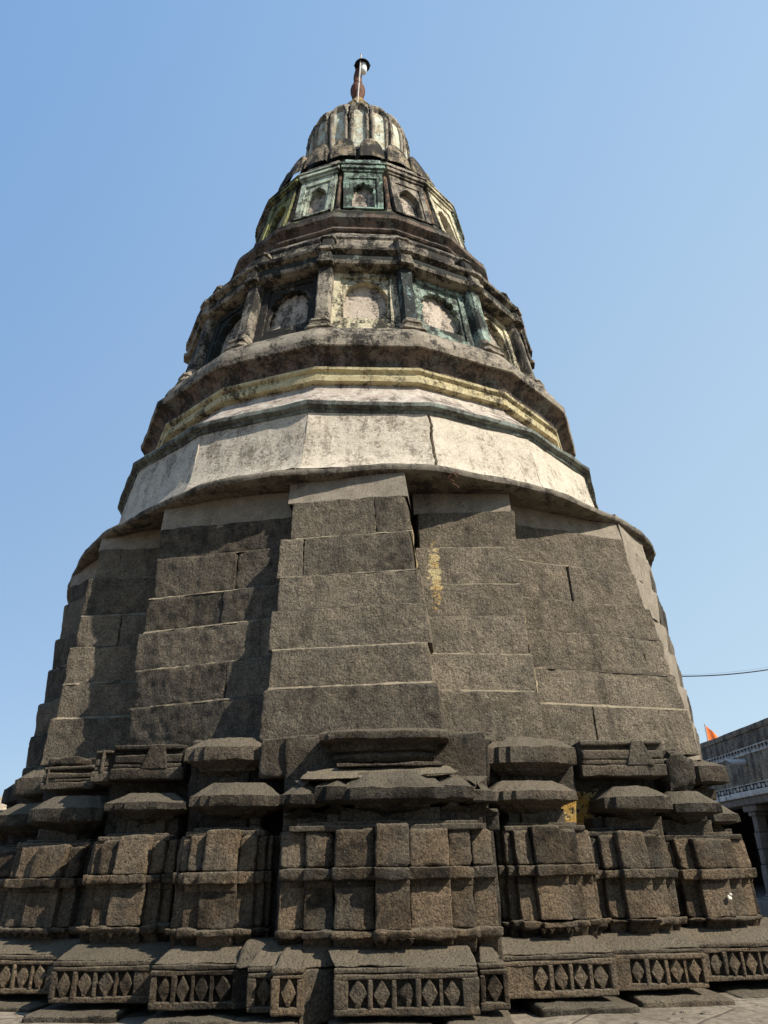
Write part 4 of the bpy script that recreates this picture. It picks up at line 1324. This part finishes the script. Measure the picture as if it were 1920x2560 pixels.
for yy in (-5.2, -2.6, 0.0, 2.6, 5.2):
    col = group_part('column', hall)
    g = Geo()
    for w, a, b in ((.105, .28, .75), (.095, .755, 1.0), (.10, 1.005, 1.28), (.09, 1.285, 1.56)):
        hb(g, .21 - w, .21 + w, yy - w, yy + w, a, b, .12, .014, random.random(), .004)
    g.obj('shaft', HS, col)
    g = Geo(); hb(g, .21 - .15, .21 + .15, yy - .15, yy + .15, .18, .24, .15, .012); hb(g, .21 - .125, .21 + .125, yy - .125, yy + .125, .24, .285, .15, .012); g.obj('column_base', HS, col)
    g = Geo(); hb(g, .21 - .12, .21 + .12, yy - .14, yy + .14, 1.56, 1.63, .15, .012); hb(g, .21 - .15, .21 + .15, yy - .28, yy + .28, 1.63, 1.75, .15, .02); g.obj('column_capital', HS, col)
sp = group_part('drain_spout', hall)
g = Geo()
yy, zz_ = -.36, 2.46
N = 16
V, F = [], []
for x, r in ((.05, .052), (-.31, .052), (-.31, .044), (-.05, .044)):
    for q in range(N):
        th = 2 * pi * q / N
        V.append((x - (.05 * cos(th) if x < -.2 else 0), yy + r * cos(th) * 0 + r * sin(th), zz_ + r * cos(th)))
for j in range(3):
    for q in range(N):
        F.append((j * N + q, j * N + (q + 1) % N, (j + 1) * N + (q + 1) % N, (j + 1) * N + q))
g.add(V, F)
g.obj('spout_pipe', plain_mat('white_pipe', (.58, .60, .62), .45, 0, .08), sp)

# orange pennant behind the hall parapet
fl = thing('pennant_flag', 'orange triangular pennant on a thin staff rising behind the hall parapet', 'flag', (7.72, 19.0, 2.7))
g = Geo()
tube(g, [(0, 0, -.1), (.0, 0, .5), (-.01, 0, 1.14)], .012, 8)
g.obj('staff', STEEL, fl)
g = Geo()
def ff(u, w):
    top = 1.12 - .30 * u ** .8 ; bot = .62 + .12 * u
    z = bot + (top - bot) * w
    return (.02 + .34 * u, .05 * sin(u * 7 + w * 2) * u + .02, z - .06 * u * u)
grid(g, ff, np.linspace(0, 1, 20), np.linspace(0, 1, 12))
grid(g, lambda u, w: (lambda p: (p[0], p[1] + .006, p[2]))(ff(u, w)), np.linspace(0, 1, 20), np.linspace(0, 1, 12), flip=True)
g.obj('cloth', plain_mat('orange_cloth', (.80, .19, .05), .8, 0, .12, 6), fl)

# cables running from behind the tower to a rod on the hall roof
cb = thing('overhead_cable', 'pair of thin dark cables sagging from the tower to the hall roof', 'cable', (4.9, 13, 0))
g = Geo()
def sag(p, q, s, n=30):
    p, q = np.array(p, float), np.array(q, float)
    return [tuple(p + (q - p) * t - np.array((0, 0, s * 4 * t * (1 - t)))) for t in np.linspace(0, 1, n)]
tube(g, [(x, 0, 3.70 - .03 * x + .05 * x * x) for x in np.linspace(-2.0, 3.0, 40)], .010, 6)
g.obj('thick_cable', BLACKM, cb)
g = Geo()
tube(g, [(x, .05 + x * .02, 3.735 - .012 * x + .046 * x * x) for x in np.linspace(-2.0, 3.0, 40)], .0014, 5)
g.obj('thin_cable', BLACKM, cb)
rod = thing('roof_rod', 'thin metal rod carrying the cables on the hall roof', 'rod', (7.9, 13, 2.72))
g = Geo(); tube(g, [(0, 0, -.05), (0, 0, 1.36)], .02, 8); tube(g, [(0, 0, 1.36), (0, 0, 1.40)], [.03, .0], 8); g.obj('rod_shaft', STEEL, rod)

# pale stone house far on the left
hs = thing('stone_house', 'pale sunlit house wall of small cream stone blocks beyond the tower', 'house', (-10.2, 19.5, 0))
hm = M('cream_stone_blocks')
br = hm.n('ShaderNodeTexBrick')
br.inputs['Scale'].default_value = 3.2; br.inputs['Color1'].default_value = (.55, .47, .36, 1); br.inputs['Color2'].default_value = (.44, .37, .27, 1); br.inputs['Mortar'].default_value = (.30, .25, .19, 1)
br.inputs['Mortar Size'].default_value = .02
sx = hm.n('ShaderNodeSeparateXYZ'); hm.link(hm.co, sx.inputs[0])
cx_ = hm.n('ShaderNodeCombineXYZ'); hm.link(hm.math('ADD', sx.outputs[0], sx.outputs[1]), cx_.inputs[0]); hm.link(sx.outputs[2], cx_.inputs[1])
hm.link(cx_.outputs[0], br.inputs['Vector'])
HOUSE = hm.done(hm.mix(1.0, br.outputs['Color'], hm.ramp(hm.noise(5, 5), [(.3, .75), (.7, 1.2)]), 'MULTIPLY'), hm.bump(br.outputs['Fac'], -.6, .03))
g = Geo(); hb(g, -2.5, 2.2, 0, 4, 0, 2.05, .3, .02); g.obj('wall', HOUSE, hs)
g = Geo(); hb(g, -2.7, 2.3, -.1, 4.2, 2.05, 2.2, .3, .02); hb(g, -2.5, .9, .2, 3.5, 2.2, 2.5, .4, .02); g.obj('coping', HOUSE, hs)
g = Geo(); hb(g, -.9, -.1, -.03, .1, .0, 1.55, .3, .01); g.obj('door', plain_mat('door_wood', (.12, .07, .04)), hs)
